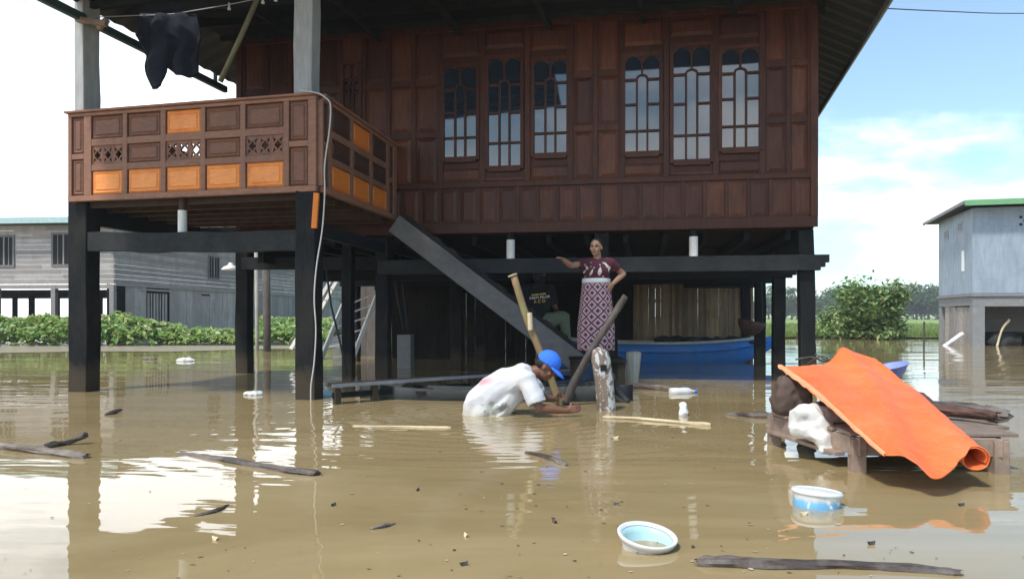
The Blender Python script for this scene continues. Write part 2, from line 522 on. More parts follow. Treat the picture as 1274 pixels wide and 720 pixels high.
class MB:
    def __init__(self):
        self.bm = bmesh.new()
        self.mi = 0

    def face(self, vs):
        try:
            f = self.bm.faces.new(vs)
            f.material_index = self.mi
            return f
        except ValueError:
            return None

    def obox(self, c, ax, ay, az, sx, sy, sz):
        c = Vector(c)
        v = []
        for k in (-0.5, 0.5):
            for (i, j) in ((-.5, -.5), (.5, -.5), (.5, .5), (-.5, .5)):
                v.append(self.bm.verts.new(c + ax * (i * sx) + ay * (j * sy) + az * (k * sz)))
        flip = ax.cross(ay).dot(az) < 0
        for q in ((3, 2, 1, 0), (4, 5, 6, 7), (0, 1, 5, 4), (1, 2, 6, 5), (2, 3, 7, 6), (3, 0, 4, 7)):
            q = q[::-1] if flip else q
            self.face([v[i] for i in q])
        return self

    def box(self, c, s, yaw=0.0):
        ca, sa = math.cos(yaw), math.sin(yaw)
        return self.obox(c, Vector((ca, sa, 0)), Vector((-sa, ca, 0)), Vector((0, 0, 1)), *s)

    def beam(self, a, b, w, h, up=None):
        a, b = Vector(a), Vector(b)
        d = b - a
        az = d.normalized()
        u = Vector(up) if up is not None else (Vector((0, 0, 1)) if abs(az.z) < 0.95 else Vector((0, 1, 0)))
        ax = az.cross(u).normalized()
        ay = ax.cross(az).normalized()
        return self.obox((a + b) / 2, ax, ay, az, w, h, d.length)

    def tube(self, pts, rad, n=10, caps=True, sq=None):
        pts = [Vector(p) for p in pts]
        if not hasattr(rad, '__len__'):
            rad = [rad] * len(pts)
        rings = []
        x = None
        for i, p in enumerate(pts):
            d = (pts[min(i + 1, len(pts) - 1)] - pts[max(i - 1, 0)])
            if d.length < 1e-9:
                d = Vector((0, 0, 1))
            d.normalize()
            if x is None:
                x, y = frame_for(d)
            else:
                x = (x - d * x.dot(d)).normalized()
                y = d.cross(x)
            r = rad[i]
            rx, ry = r if hasattr(r, '__len__') else (r, r)
            rings.append([self.bm.verts.new(p + x * (rx * math.cos(2 * math.pi * k / n)) + y * (ry * math.sin(2 * math.pi * k / n)))
                          for k in range(n)])
        for a, b in zip(rings, rings[1:]):
            for k in range(n):
                self.face([a[k], a[(k + 1) % n], b[(k + 1) % n], b[k]])
        if caps:
            self.face(rings[0][::-1])
            self.face(rings[-1])
        return self

    def capsule(self, a, b, ra, rb, n=14):
        a, b = Vector(a), Vector(b)
        d = (b - a).normalized()
        pts, rs = [], []
        for t in (-1, -0.85, -0.55, -0.2):
            pts.append(a + d * (t * ra)); rs.append(max(0.05, math.sqrt(max(0, 1 - t * t))) * ra)
        pts.append(a + (b - a) * 0.5); rs.append((ra + rb) / 2)
        for t in (0.2, 0.55, 0.85, 1):
            pts.append(b + d * (t * rb)); rs.append(max(0.05, math.sqrt(max(0, 1 - t * t))) * rb)
        return self.tube(pts, rs, n)

    def chain(self, joints, n=14):
        for (a, ra), (b, rb) in zip(joints, joints[1:]):
            self.capsule(a, b, ra, rb, n)
        return self

    def ell(self, c, r, rot=None, seg=16):
        c = Vector(c)
        m = Matrix.Translation(c) @ (rot.to_4x4() if rot is not None else Matrix.Identity(4)) @ Matrix.Diagonal((*r, 1))
        ret = bmesh.ops.create_uvsphere(self.bm, u_segments=seg, v_segments=max(8, seg // 2 + 2), radius=1, matrix=m)
        fs = set()
        for v in ret['verts']:
            fs.update(v.link_faces)
        for f in fs:
            f.material_index = self.mi
        return self

    def lathe(self, c, prof, n=32, wob=None, closed=False):
        c = Vector(c)
        rings = []
        for i, (r, z) in enumerate(prof):
            ring = []
            for k in range(n):
                a = 2 * math.pi * k / n
                rr = r * (wob(a, i) if wob else 1)
                ring.append(self.bm.verts.new(c + Vector((rr * math.cos(a), rr * math.sin(a), z))))
            rings.append(ring)
        for a, b in zip(rings, rings[1:]):
            for k in range(n):
                self.face([a[k], a[(k + 1) % n], b[(k + 1) % n], b[k]])
        self.face(rings[0][::-1])
        if not closed:
            self.face(rings[-1])
        return self

    def prism(self, poly, off):
        off = Vector(off)
        a = [self.bm.verts.new(Vector(p)) for p in poly]
        b = [self.bm.verts.new(Vector(p) + off) for p in poly]
        self.face(a[::-1])
        self.face(b)
        n = len(a)
        for i in range(n):
            self.face([a[i], a[(i + 1) % n], b[(i + 1) % n], b[i]])
        return self

    def grid(self, fn, nu, nv, closed_u=False):
        vs = [[self.bm.verts.new(fn(i / (nu if closed_u else nu - 1), j / (nv - 1))) for i in range(nu)] for j in range(nv)]
        for j in range(nv - 1):
            for i in range(nu if closed_u else nu - 1):
                self.face([vs[j][i], vs[j][(i + 1) % nu], vs[j + 1][(i + 1) % nu], vs[j + 1][i]])
        return vs

    def jitter(self, amt, scale=3.0, seed=0.0):
        for v in self.bm.verts:
            v.co += Vector(mnoise.noise_vector(v.co * scale + Vector((seed, seed * 2, seed * 3)))) * amt
        return self

    def build(self, name, mat, parent=None, local=False, smooth=False, bevel=0.0, origin=None, recalc=True, raw=False):
        if recalc:
            bmesh.ops.recalc_face_normals(self.bm, faces=self.bm.faces[:])
        me = bpy.data.meshes.new(name)
        o = bpy.data.objects.new(name, me)
        COL.objects.link(o)
        if parent is not None:
            o.parent = parent
            if not local:
                self.bm.transform(root_matrix(parent).inverted())
        else:
            if origin is None and not raw:
                cs = [v.co for v in self.bm.verts]
                origin = Vector(((min(c.x for c in cs) + max(c.x for c in cs)) / 2,
                                 (min(c.y for c in cs) + max(c.y for c in cs)) / 2, min(c.z for c in cs)))
            if origin is not None:
                o.location = origin
                if not local:
                    self.bm.transform(Matrix.Translation(-Vector(origin)))
        self.bm.to_mesh(me)
        self.bm.free()
        for mm in (mat if isinstance(mat, (list, tuple)) else [mat]):
            me.materials.append(MATS[mm])
        if smooth:
            for p in me.polygons:
                p.use_smooth = True
        if bevel:
            md = o.modifiers.new('bevel', 'BEVEL')
            md.width = bevel
            md.segments = 2
            md.limit_method = 'ANGLE'
        return o


ROOTM = {}


def root_matrix(o):
    while o.parent is not None:
        o = o.parent
    return Matrix.Translation(o.location) @ o.rotation_euler.to_matrix().to_4x4()


def tag(o, label=None, cat=None, group=None, kind=None):
    if label: o['label'] = label
    if cat: o['category'] = cat
    if group: o['group'] = group
    if kind: o['kind'] = kind
    return o


def thing(name, label, cat, loc, rz=0.0, group=None):
    o = bpy.data.objects.new(name, None)
    COL.objects.link(o)
    o.empty_display_size = 0.2
    o.location = loc
    o.rotation_euler = (0, 0, rz)
    return tag(o, label, cat, group)


def copy_tree(o, parent=None):
    c = o.copy()
    COL.objects.link(c)
    if parent is not None:
        c.parent = parent
    for ch in [x for x in bpy.data.objects if x.parent == o]:
        copy_tree(ch, c)
    return c


def remesh(mb, voxel, smooth_n=6, factor=0.5):
    """fuse overlapping closed shapes into one continuous skin"""
    bmesh.ops.recalc_face_normals(mb.bm, faces=mb.bm.faces[:])
    me = bpy.data.meshes.new('tmp')
    mb.bm.to_mesh(me)
    mb.bm.free()
    o = bpy.data.objects.new('tmp', me)
    COL.objects.link(o)
    r = o.modifiers.new('r', 'REMESH')
    r.mode = 'VOXEL'
    r.voxel_size = voxel
    if smooth_n:
        s = o.modifiers.new('s', 'SMOOTH')
        s.factor = factor
        s.iterations = smooth_n
    dg = bpy.context.evaluated_depsgraph_get()
    me2 = bpy.data.meshes.new_from_object(o.evaluated_get(dg))
    bpy.data.objects.remove(o)
    out = MB()
    out.bm.from_mesh(me2)
    bpy.data.meshes.remove(me2)
    return out


X3, Y3, Z3 = Vector((1, 0, 0)), Vector((0, 1, 0)), Vector((0, 0, 1))

# ------------------------------------------------------------------ camera
cd = bpy.data.cameras.new('camera')
cam = bpy.data.objects.new('camera', cd)
COL.objects.link(cam)
cam.location = (0, 0, EYE)
cam.rotation_euler = (R(90), 0, 0)
cd.sensor_width = 36
cd.lens = F / 1274 * 36
cd.shift_y = (HY - 360) / 1274
cd.clip_end = 3000
cd.clip_start = 0.05
SC.camera = cam

# ------------------------------------------------------------------ light
SUN_EL, SUN_AZ = R(58), R(-142)      # azimuth from +Y, clockwise seen from above
sd = Vector((math.sin(SUN_AZ) * math.cos(SUN_EL), math.cos(SUN_AZ) * math.cos(SUN_EL), math.sin(SUN_EL)))
sl = bpy.data.lights.new('sun', 'SUN')
sl.energy = 2.6
sl.angle = R(6)
sl.color = (1.0, 0.95, 0.88)
so = bpy.data.objects.new('sun', sl)
COL.objects.link(so)
so.rotation_euler = (-sd).to_track_quat('-Z', 'Y').to_euler()
so.location = (0, 0, 30)

w = bpy.data.worlds.new('World')
SC.world = w
w.use_nodes = True
nt = w.node_tree
bg = nt.nodes['Background']
sky = nt.nodes.new('ShaderNodeTexSky')
sky.sky_type = 'NISHITA'
sky.sun_disc = False
sky.sun_elevation = SUN_EL
sky.sun_rotation = SUN_AZ
sky.air_density = 1.0
sky.dust_density = 0.7
tc = nt.nodes.new('ShaderNodeTexCoord')
mp = nt.nodes.new('ShaderNodeMapping')
mp.inputs['Scale'].default_value = (1.0, 1.0, 2.6)
mp.inputs['Location'].default_value = (0.35, 0.0, 0.2)
nt.links.new(tc.outputs['Generated'], mp.inputs[0])
cn = nt.nodes.new('ShaderNodeTexNoise')
cn.inputs['Scale'].default_value = 2.6
cn.inputs['Detail'].default_value = 7
cn.inputs['Roughness'].default_value = 0.58
cn.inputs['Distortion'].default_value = 0.2
nt.links.new(mp.outputs[0], cn.inputs['Vector'])
sp = nt.nodes.new('ShaderNodeSeparateXYZ')
nt.links.new(tc.outputs['Generated'], sp.inputs[0])


def wmath(op, a, c):
    n = nt.nodes.new('ShaderNodeMath')
    n.operation = op
    for s, v in ((n.inputs[0], a), (n.inputs[1], c)):
        if hasattr(v, 'is_linked'):
            nt.links.new(v, s)
        else:
            s.default_value = v
    return n.outputs[0]


# clouds thicken towards the left and towards the horizon
bias = wmath('ADD', wmath('MULTIPLY', sp.outputs[0], -0.24), wmath('MULTIPLY', wmath('MINIMUM', wmath('MAXIMUM', wmath('SUBTRACT', sp.outputs[2], 0.10), 0.0), 0.32), -0.75))
cov = wmath('ADD', cn.outputs[0], bias)
cm = nt.nodes.new('ShaderNodeMapRange')
cm.interpolation_type = 'SMOOTHSTEP'
cm.inputs[1].default_value = 0.34
cm.inputs[2].default_value = 0.60
cm.inputs[3].default_value = 0.05
nt.links.new(cov, cm.inputs[0])
skyt = mixc(nt, sky.outputs[0], (0.88, 1.10, 1.12), 1.0, 'MULTIPLY')
skyc = mixc(nt, skyt, (12.0, 12.4, 12.8), cm.outputs[0])
nt.links.new(skyc, bg.inputs[0])
bg.inputs[1].default_value = 0.12

SC.view_settings.view_transform = 'Standard'
SC.view_settings.look = 'None'
SC.view_settings.exposure = 0.72
SC.view_settings.gamma = 1.0
SC.cycles.use_denoising = True
SC.cycles.max_bounces = 8

# ------------------------------------------------------------------ ground, water, field
mb = MB()
mb.grid(lambda u, v: Vector((-700 + 1400 * u, -60 + 1200 * v, -0.7)), 12, 12)
tag(mb.build('ground', 'flood_bed', raw=True), 'brown silty bed under the flood water', 'ground', kind='structure')
mb = MB()
mb.grid(lambda u, v: Vector((-700 + 1400 * u, -60 + 1200 * v, 0)), 3, 3)
tag(mb.build('water', 'muddy_water', raw=True), 'muddy brown flood water around the houses', 'water', kind='structure')

# ------------------------------------------------------------------ the main house
TH = R(10)
U = Vector((math.cos(TH), -math.sin(TH), 0))
V = Vector((math.sin(TH), math.cos(TH), 0))
E0 = Vector((-1.755, 11.03, 0))
NW = -V
ZF, ZC = 2.15, 5.16      # wall foot, ceiling
T0, T1 = -2.47, 5.91


def wt(px):
    k = (px - CX) / F
    return (k * E0.y - E0.x) / (U.x - k * U.y)


def W(t, z, o=0.0):
    p = E0 + U * t + NW * o
    return Vector((p.x, p.y, z))


def wz(px, py):
    d = (E0 + U * wt(px)).y
    return EYE - (py - HY) / F * d


house = thing('stilt_house', 'large reddish brown timber house raised on black posts with a panelled porch', 'house',
              Vector((E0.x + 1.5, E0.y, 0)))


def wbox(mb, t0, t1, z0, z1, o0, o1):
    mb.obox(W((t0 + t1) / 2, (z0 + z1) / 2, (o0 + o1) / 2), U, -NW, Z3, t1 - t0, abs(o1 - o0), z1 - z0)


def raised(mb, t0, t1, z0, z1, o, h):
    """raised field panel with sloped margin"""
    m = min(0.05, (t1 - t0) * 0.22, (z1 - z0) * 0.22)
    a = [W(t0, z0, o), W(t1, z0, o), W(t1, z1, o), W(t0, z1, o)]
    b = [W(t0 + m, z0 + m, o + h), W(t1 - m, z0 + m, o + h), W(t1 - m, z1 - m, o + h), W(t0 + m, z1 - m, o + h)]
    A = [mb.bm.verts.new(p) for p in a]
    B = [mb.bm.verts.new(p) for p in b]
    mb.face(B)
    mb.face(A[::-1])
    for i in range(4):
        mb.face([A[i], A[(i + 1) % 4], B[(i + 1) % 4], B[i]])


WIN = [(553, 593, 85, 196), (608, 648, 74, 207), (665, 705, 76, 191),
       (778, 820, 71, 189), (838, 883, 59, 199), (898, 944, 62, 184)]
ZM = 2.83                     # middle rail
ZQ, ZR = 3.58, 4.34
fw = MB()
wbox(fw, T0, T1, ZF, ZC, -0.10, 0.0)
fw.build('front_wall', 'varnished_wood', house)
panels, rails, stiles = MB(), MB(), MB()
cols = []
tL = T0 + 0.1
wt548, wt710, wt774, wt948 = wt(547), wt(711), wt(773), wt(949)
edges_main = []
n = 8
for i in range(n + 1):
    edges_main.append(T0 + 0.08 + (wt548 - T0 - 0.08) * i / n)
seg = [(a, b) for a, b in zip(edges_main, edges_main[1:])]
seg += [(wt710, wt(741)), (wt(741), wt774), (wt948, wt(981)), (wt(981), T1 - 0.07)]
door_t0, door_t1 = wt(398), wt(424)
for (a, b) in seg:
    for (z0, z1) in ((ZM, ZQ), (ZQ, ZR), (ZR, ZC)):
        raised(panels, a + 0.045, b - 0.045, z0 + 0.05, z1 - 0.05, 0.001, 0.017)
    for t in (a, b):
        wbox(stiles, t - 0.032, t + 0.032, ZM + 0.03, ZC, 0.0, 0.021 if t == a else 0.022)
    for z in (ZQ, ZR):
        wbox(rails, a + 0.033, b - 0.033, z - 0.045, z + 0.045, 0.0, 0.018)
# lower row along the whole wall
nlow = 29
for i in range(nlow):
    a, b = T0 + (T1 - T0) * i / nlow, T0 + (T1 - T0) * (i + 1) / nlow
    raised(panels, a + 0.03, b - 0.03, ZF + 0.14, ZM - 0.06, 0.001, 0.010)
    if i:
        wbox(stiles, a - 0.024, a + 0.024, ZF + 0.12, ZM - 0.04, 0.0, 0.015)
wbox(rails, T0, T1, ZM - 0.04, ZM + 0.03, 0.0, 0.038)
wbox(rails, T0 - 0.02, T1 + 0.02, ZF - 0.02, ZF + 0.12, 0.0, 0.045)
wbox(rails, T0, T1, ZC - 0.1, ZC - 0.004, 0.0, 0.05)
# panels over and under the windows
for (x0, x1, y0, y1) in WIN:
    xm = (x0 + x1) / 2
    a, b = wt(x0 - 6), wt(x1 + 6)
    zb, ztop = wz(xm, y1) - 0.10, wz(xm, y0) + 0.10
    raised(panels, a + 0.01, b - 0.01, ZM + 0.05, zb - 0.06, 0.001, 0.015)
    raised(panels, a + 0.01, b - 0.01, ztop + 0.06, ZC - 0.12, 0.001, 0.022)
for px in (549, 600.5, 656.5, 709, 774, 829, 890.5, 948):
    t = wt(px)
    wbox(stiles, t - 0.04, t + 0.04, ZM + 0.031, ZC - 0.1, 0.0, 0.036)
wbox(stiles, T1 - 0.075, T1 + 0.022, ZF + 0.121, ZC - 0.1, -0.10, 0.047)
wbox(stiles, T0 - 0.022, T0 + 0.07, ZF + 0.121, ZC - 0.1, -0.10, 0.047)
panels.build('wall_panelling', 'varnished_panel', house)
stiles.build('wall_stiles', 'varnished_wood', house, bevel=0.004)
rails.build('wall_rails', 'varnished_wood', house, bevel=0.004)


def arc_fill(mb, t0, t1, z0, z1, o0, o1, n=8):
    """spandrels above an arched pane: fills the box corners outside the half ellipse"""
    c, rt, rz = (t0 + t1) / 2, (t1 - t0) / 2, z1 - z0
    for s in (-1, 1):
        poly = [W(c + s * rt, z0, o0)]
        for i in range(n + 1):
            a = math.pi / 2 * i / n
            poly.append(W(c + s * rt * math.cos(a), z0 + rz * math.sin(a), o0))
        poly = poly[1:] + [W(c + s * rt, z1, o0)]
        mb.prism(poly, NW * (o1 - o0))


def make_window(t0, t1, z0, z1):
    fr = MB()
    f = 0.05
    O0, O1 = 0.012, 0.058
    wbox(fr, t0 - f, t0, z0 - f, z1 + f, 0.0, O1)
    wbox(fr, t1, t1 + f, z0 - f, z1 + f, 0.0, O1 + 0.0005)
    wbox(fr, t0, t1, z0 - f - 0.03, z0, 0.0, O1 + 0.004)
    wbox(fr, t0, t1, z1, z1 + f, 0.0, O1 - 0.002)
    H, Wd = z1 - z0, t1 - t0
    br = 0.028
    zc, zb = z1 - H * 0.245, z0 + H * 0.215
    tm = (t0 + t1) / 2
    c1, c2 = t0 + Wd * 0.345, t0 + Wd * 0.655
    b0, b1 = O0, 0.046
    wbox(fr, t0, c1 - br / 2, zc - br / 2, zc + br / 2, b0, b1)
    wbox(fr, c2 + br / 2, t1, zc - br / 2, zc + br / 2, b0, b1)
    wbox(fr, t0, t1, zb - br / 2, zb + br / 2, b0, b1 - 0.001)
    for c in (c1, c2):
        wbox(fr, c - br / 2, c + br / 2, z0, zb - br / 2, b0, b1 - 0.002)
        wbox(fr, c - br / 2, c + br / 2, zb + br / 2, zc + br / 2, b0, b1 - 0.002)
    zmid = (zb + zc) / 2 + H * 0.01
    wbox(fr, t0, c1 - br / 2, zmid - br / 2, zmid + br / 2, b0, b1 - 0.003)
    wbox(fr, c2 + br / 2, t1, zmid - br / 2, zmid + br / 2, b0, b1 - 0.003)
    # round head of the tall middle pane
    k = (c2 - c1) / 2 + br / 2
    for i in range(8):
        a0, a1 = math.pi * i / 8, math.pi * (i + 1) / 8
        pa = [(math.cos(a), math.sin(a)) for a in (a0, a1)]
        zz = zc + br / 2
        fr.prism([W(tm + pa[0][0] * k, zz + pa[0][1] * k * 0.7, b0), W(tm + pa[1][0] * k, zz + pa[1][1] * k * 0.7, b0),
                  W(tm + pa[1][0] * (k - br), zz + pa[1][1] * (k - br) * 0.7, b0),
                  W(tm + pa[0][0] * (k - br), zz + pa[0][1] * (k - br) * 0.7, b0)], NW * (b1 - b0 - 0.004))
    wbox(fr, tm - br / 2, tm + br / 2, zc + br / 2 + k * 0.7, z1, b0, b1 - 0.001)
    for (a, b) in ((t0, tm - br / 2), (tm + br / 2, t1)):
        arc_fill(fr, a, b, z1 - H * 0.075, z1, b0, b1 - 0.006)
    wf = fr.build('window', 'varnished_wood', house, bevel=0.003)
    g = MB()
    wbox(g, t0, t1, z0, z1, 0.002, 0.011)
    g.build('pane', 'window_glass', wf)


for (x0, x1, y0, y1) in WIN:
    xm = (x0 + x1) / 2
    make_window(wt(x0), wt(x1), wz(xm, y1), wz(xm, y0))
# narrow window and door beside the porch
make_window(wt(429), wt(447), wz(438, 150), wz(438, 82))
dm = MB()
wbox(dm, door_t0 - 0.05, door_t1 + 0.05, ZF + 0.2, 4.35, 0.0, 0.05)
d_ = dm.build('door', 'side_panel_wood', house, bevel=0.004)
dm = MB()
raised(dm, door_t0, door_t1, ZF + 0.95, 3.2, 0.0505, 0.02)
raised(dm, door_t0, door_t1, 3.3, 4.25, 0.0505, 0.02)
dm.build('door_panel', 'side_panel_wood', d_)
dm = MB()
dm.ell(W(door_t1 + 0.02, 3.2, 0.09), (0.025, 0.025, 0.025))
dm.build('handle', 'aluminium', d_, smooth=True)

DEEP = 8.6
for t in (T0, T1):
    mb = MB()
    s = 0.05 if t == T0 else -0.05
    a, b = W(t + s, 0, -0.105), W(t + s, 0, -DEEP)
    mb.obox(Vector(((a.x + b.x) / 2, (a.y + b.y) / 2, (ZF + ZC) / 2)), V, U, Z3, (b - a).length, 0.1, ZC - ZF)
    for k in range(12):
        q = a + (b - a) * (k / 12)
        mb.obox(Vector((q.x, q.y, (ZF + ZC) / 2)) - U * s * 1.1, V, U, Z3, 0.06, 0.05, ZC - ZF - 0.02)
    mb.build('side_wall', 'varnished_wood', house)
mb = MB()
wbox(mb, T0, T1, ZF, ZC, -DEEP - 0.1, -DEEP - 0.004)
mb.build('back_wall', 'varnished_wood', house)
# floor of the house (seen from below) with joists
fl = MB()
nb = 16
for i in range(nb):
    o0, o1 = -0.08 - (DEEP - 0.1) * i / nb, -0.08 - (DEEP - 0.1) * (i + 1) / nb + 0.012
    wbox(fl, T0 + 0.01, T1 - 0.01, ZF - 0.035, ZF - 0.004, o1, o0)
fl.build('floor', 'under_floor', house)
jo = MB()
for i in range(15):
    t = T0 + 0.3 + (T1 - T0 - 0.6) * i / 14
    wbox(jo, t - 0.035, t + 0.035, ZF - 0.16, ZF - 0.036, -DEEP + 0.1, -0.28)
jo.build('floor_joist', 'black_beam', house)

# roof: ridge runs front to back, wide eaves
EZ = EYE + 3.9


def eaveL(d): return Vector((-5.39 + 0.2345 * (d - 9.70), d, EZ))
def eaveR(d): return Vector((4.685 + 0.2415 * (d - 9.25), d, EZ))


rf = MB()
EZS = EZ
def on_front(base, off, fn):
    """eave point where the front edge line (off metres before the wall) meets the eave"""
    lo, hi = 3.0, 14.0
    for _ in range(50):
        mid = (lo + hi) / 2
        q = fn(mid)
        if (q - E0).dot(NW) > off: lo = mid
        else: hi = mid
    return fn((lo + hi) / 2)


FO = 1.95
LF, LB, RF_, RB = on_front(0, FO, eaveL), eaveL(20.5), on_front(0, FO, eaveR), eaveR(18.6)
mF, mB_ = (LF + RF_) / 2 + Z3 * 2.5, (LB + RB) / 2 + Z3 * 2.5
th = Z3 * 0.05
for (a, b, c, d) in ((LF, LB, mB_, mF), (mF, mB_, RB, RF_)):
    def pt(u, v, a=a, b=b, c=c, d=d):
        lo = a.lerp(b, u)
        hi = d.lerp(c, u)
        return lo.lerp(hi, v)
    N = 70
    top, bot = [], []
    for i in range(N + 1):
        off = Z3 * (0.022 * (1 if i % 2 else 0))
        top.append((rf.bm.verts.new(pt(i / N, 0) + off + th), rf.bm.verts.new(pt(i / N, 1) + off + th)))
        bot.append((rf.bm.verts.new(pt(i / N, 0) + off), rf.bm.verts.new(pt(i / N, 1) + off)))
    for i in range(N):
        rf.face([top[i][0], top[i + 1][0], top[i + 1][1], top[i][1]])
        rf.face([bot[i][0], bot[i][1], bot[i + 1][1], bot[i + 1][0]])
        rf.face([top[i][0], bot[i][0], bot[i + 1][0], top[i + 1][0]])
        rf.face([top[i][1], top[i + 1][1], bot[i + 1][1], bot[i][1]])
roof = rf.build('roof', 'roof_metal', house)
# gable board at the front and back
for (a, b, m_, s) in ((LF, RF_, mF, 1), (LB, RB, mB_, -1)):
    g = MB()
    inn = V * (0.25 * s)
    g.prism([a + inn + Z3 * 0.05, b + inn + Z3 * 0.05, m_ + inn - Z3 * 0.1], V * 0.04)
    g.build('gable_board', 'soffit', roof)
sf = MB()
ins = 0.62
SZ = 0.31
c4 = [LF + U * ins + V * 0.1, RF_ - U * ins + V * 0.1, RB - U * ins - V * 0.1, LB + U * ins - V * 0.1]
sf.prism([p + Z3 * SZ for p in c4], Z3 * 0.012)
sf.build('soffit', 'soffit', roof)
c4 = [p + Z3 * (SZ - 0.04) for p in c4]
# lower roof carried forward over the porch
PF0, PF1 = eaveL(7.1), LF - V * 0.02
kx = (0.0 - LF.x) / U.x
PR1 = LF + U * kx - V * 0.02 + Z3 * 0.36
PR0 = PR1 + (PF0 - PF1)
m_ = MB()
m_.prism([PF0 + Z3 * 0.02, PR0, PR1, PF1 + Z3 * 0.02], Z3 * 0.05)
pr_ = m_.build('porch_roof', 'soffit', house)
m_ = MB()
for i in range(5):
    f = (i + 0.5) / 5
    m_.beam(PF0.lerp(PF1, f) - Z3 * 0.03, PR0.lerp(PR1, f) - Z3 * 0.05, 0.05, 0.08)
m_.build('porch_rafters', 'rafter', pr_)
rfm = MB()
for i in range(21):
    f = i / 20
    a, b = (c4[0].lerp(c4[3], f), c4[1].lerp(c4[2], f))
    rfm.beam(a + Z3 * -0.012, b + Z3 * -0.012, 0.05, 0.075)
rfm.build('rafters', 'rafter', roof)
rfm = MB()
for f in (0.14, 0.28, 0.42, 0.57, 0.72, 0.86):
    a, b = (c4[0].lerp(c4[1], f), c4[3].lerp(c4[2], f))
    rfm.beam(a - Z3 * 0.09, b - Z3 * 0.09, 0.06, 0.078)
rfm.build('purlins', 'rafter', roof)
fb = MB()
fb.beam(RF_ - Z3 * 0.02 - U * 0.02, RB - Z3 * 0.02 - U * 0.02, 0.03, 0.10)
fb.build('fascia', 'fascia', roof)
# green timber tie hanging outside the left eave
gt = MB()
a, b = P(56, -1, 8.75), P(281, 112, 12.35)
d_ = (a - b)
gt.beam(a + d_ * 0.25, b, 0.07, 0.10)
for f in (0.08, 0.50, 0.98):
    q = b.lerp(a, f)
    gt.beam(q + Z3 * 0.05, q + Z3 * 0.32, 0.05, 0.05)
gt.build('eave_tie', 'green_timber', house, bevel=0.004)


# stilts, beams and stubs
def post(name, x, y, z0, z1, s, mat, yaw=-TH, lean=(0, 0)):
    m = MB()
    cx, cy = Vector((math.cos(yaw), math.sin(yaw), 0)), Vector((-math.sin(yaw), math.cos(yaw), 0))
    n_ = 7
    ring = []
    for i in range(n_):
        f = i / (n_ - 1)
        c = Vector((x + lean[0] * f, y + lean[1] * f, z0 + (z1 - z0) * f))
        c += Vector((0.006 * math.sin(i * 1.7 + x * 3), 0.006 * math.sin(i * 2.1 + y), 0))
        k = s / 2 * (1 + 0.035 * math.sin(i * 2.3 + x))
        ring.append([m.bm.verts.new(c + cx * (a * k) + cy * (b_ * k)) for a, b_ in ((-1, -1), (1, -1), (1, 1), (-1, 1))])
    for r0, r1 in zip(ring, ring[1:]):
        for k in range(4):
            m.face([r0[k], r0[(k + 1) % 4], r1[(k + 1) % 4], r1[k]])
    m.face(ring[0][::-1]); m.face(ring[-1])
    return m.build(name, mat, house, bevel=0.012)


QC = Vector((-2.19, 8.41, 0))
PC = Vector((-5.44, 9.20, 0))
LC = Vector((-5.02, 11.60, 0))
ER = Vector((-1.755, 11.03, 0))
ZP0, ZP1 = 2.34, 3.43

post('stilt', (384 - CX) / F * 8.50, 8.52, -0.7, ZP0 + 0.02, 0.235, 'dark_post')
post('stilt', (104 - CX) / F * 9.36, 9.38, -0.7, ZP0 + 0.02, 0.255, 'dark_post')
post('porch_post', (381.5 - CX) / F * 8.56, 8.58, ZP0 + 0.05, EZ + 0.0, 0.225, 'grey_post')
post('porch_post', (107.5 - CX) / F * 9.42, 9.44, ZP0 + 0.05, EZ + 0.1, 0.215, 'grey_post', yaw=-R(34))
post('stilt', -4.40, 12.3, -0.7, ZP0 - 0.03, 0.215, 'dark_post')
post('stilt', (433.5 - CX) / F * 11.45, 11.45, -0.7, ZP0 - 0.05, 0.16, 'dark_post')
# rows under the house
rows = [0.15, 2.05, 4.0, 6.0, 8.0]
tcols = [T1 - 0.13, 3.05, 0.45, -2.2]
for r_, o in enumerate(rows):
    for c_, t in enumerate(tcols):
        if c_ == 3 and r_ == 0:
            continue
        if c_ == 2 and r_ == 0:
            t = -0.2
        p = W(t, 0, -o)
        post('stilt', p.x + (0.08 if c_ == 0 and r_ == 0 else 0), p.y, -0.7, ZF - (0.045 if r_ == 0 else 0.165), 0.20 if r_ == 0 else 0.19, 'dark_post',
             lean=(-0.06, 0) if c_ == 0 and r_ == 0 else (0, 0))
for r_, o in enumerate(rows[:4]):
    mb = MB()
    z = 1.655 - 0.006 * r_
    oo = -o + 0.13 if r_ == 0 else -o + 0.11
    ext = 0.12
    tl = wt(470) if r_ == 0 else T0
    wbox(mb, tl, T1 + ext - 0.06, z - 0.105, z + 0.105, oo - 0.05, oo + 0.05)
    # stepped carved beam end
    wbox(mb, T1 + ext - 0.06, T1 + ext + 0.0, z - 0.06, z + 0.105, oo - 0.048, oo + 0.048)
    wbox(mb, T1 + ext, T1 + ext + 0.05, z - 0.0, z + 0.105, oo - 0.046, oo + 0.046)
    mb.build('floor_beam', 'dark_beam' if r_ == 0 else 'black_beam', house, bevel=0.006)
    mb = MB()
for t in (T0 + 0.2, 3.05, T1 - 0.13):
    mb = MB()
    wbox(mb, t - 0.05, t + 0.05, 1.77, 1.97 if abs(t - 3.05) < 0.01 else 2.11, -DEEP + 0.3, -0.30)
    mb.build('girder', 'black_beam', house)
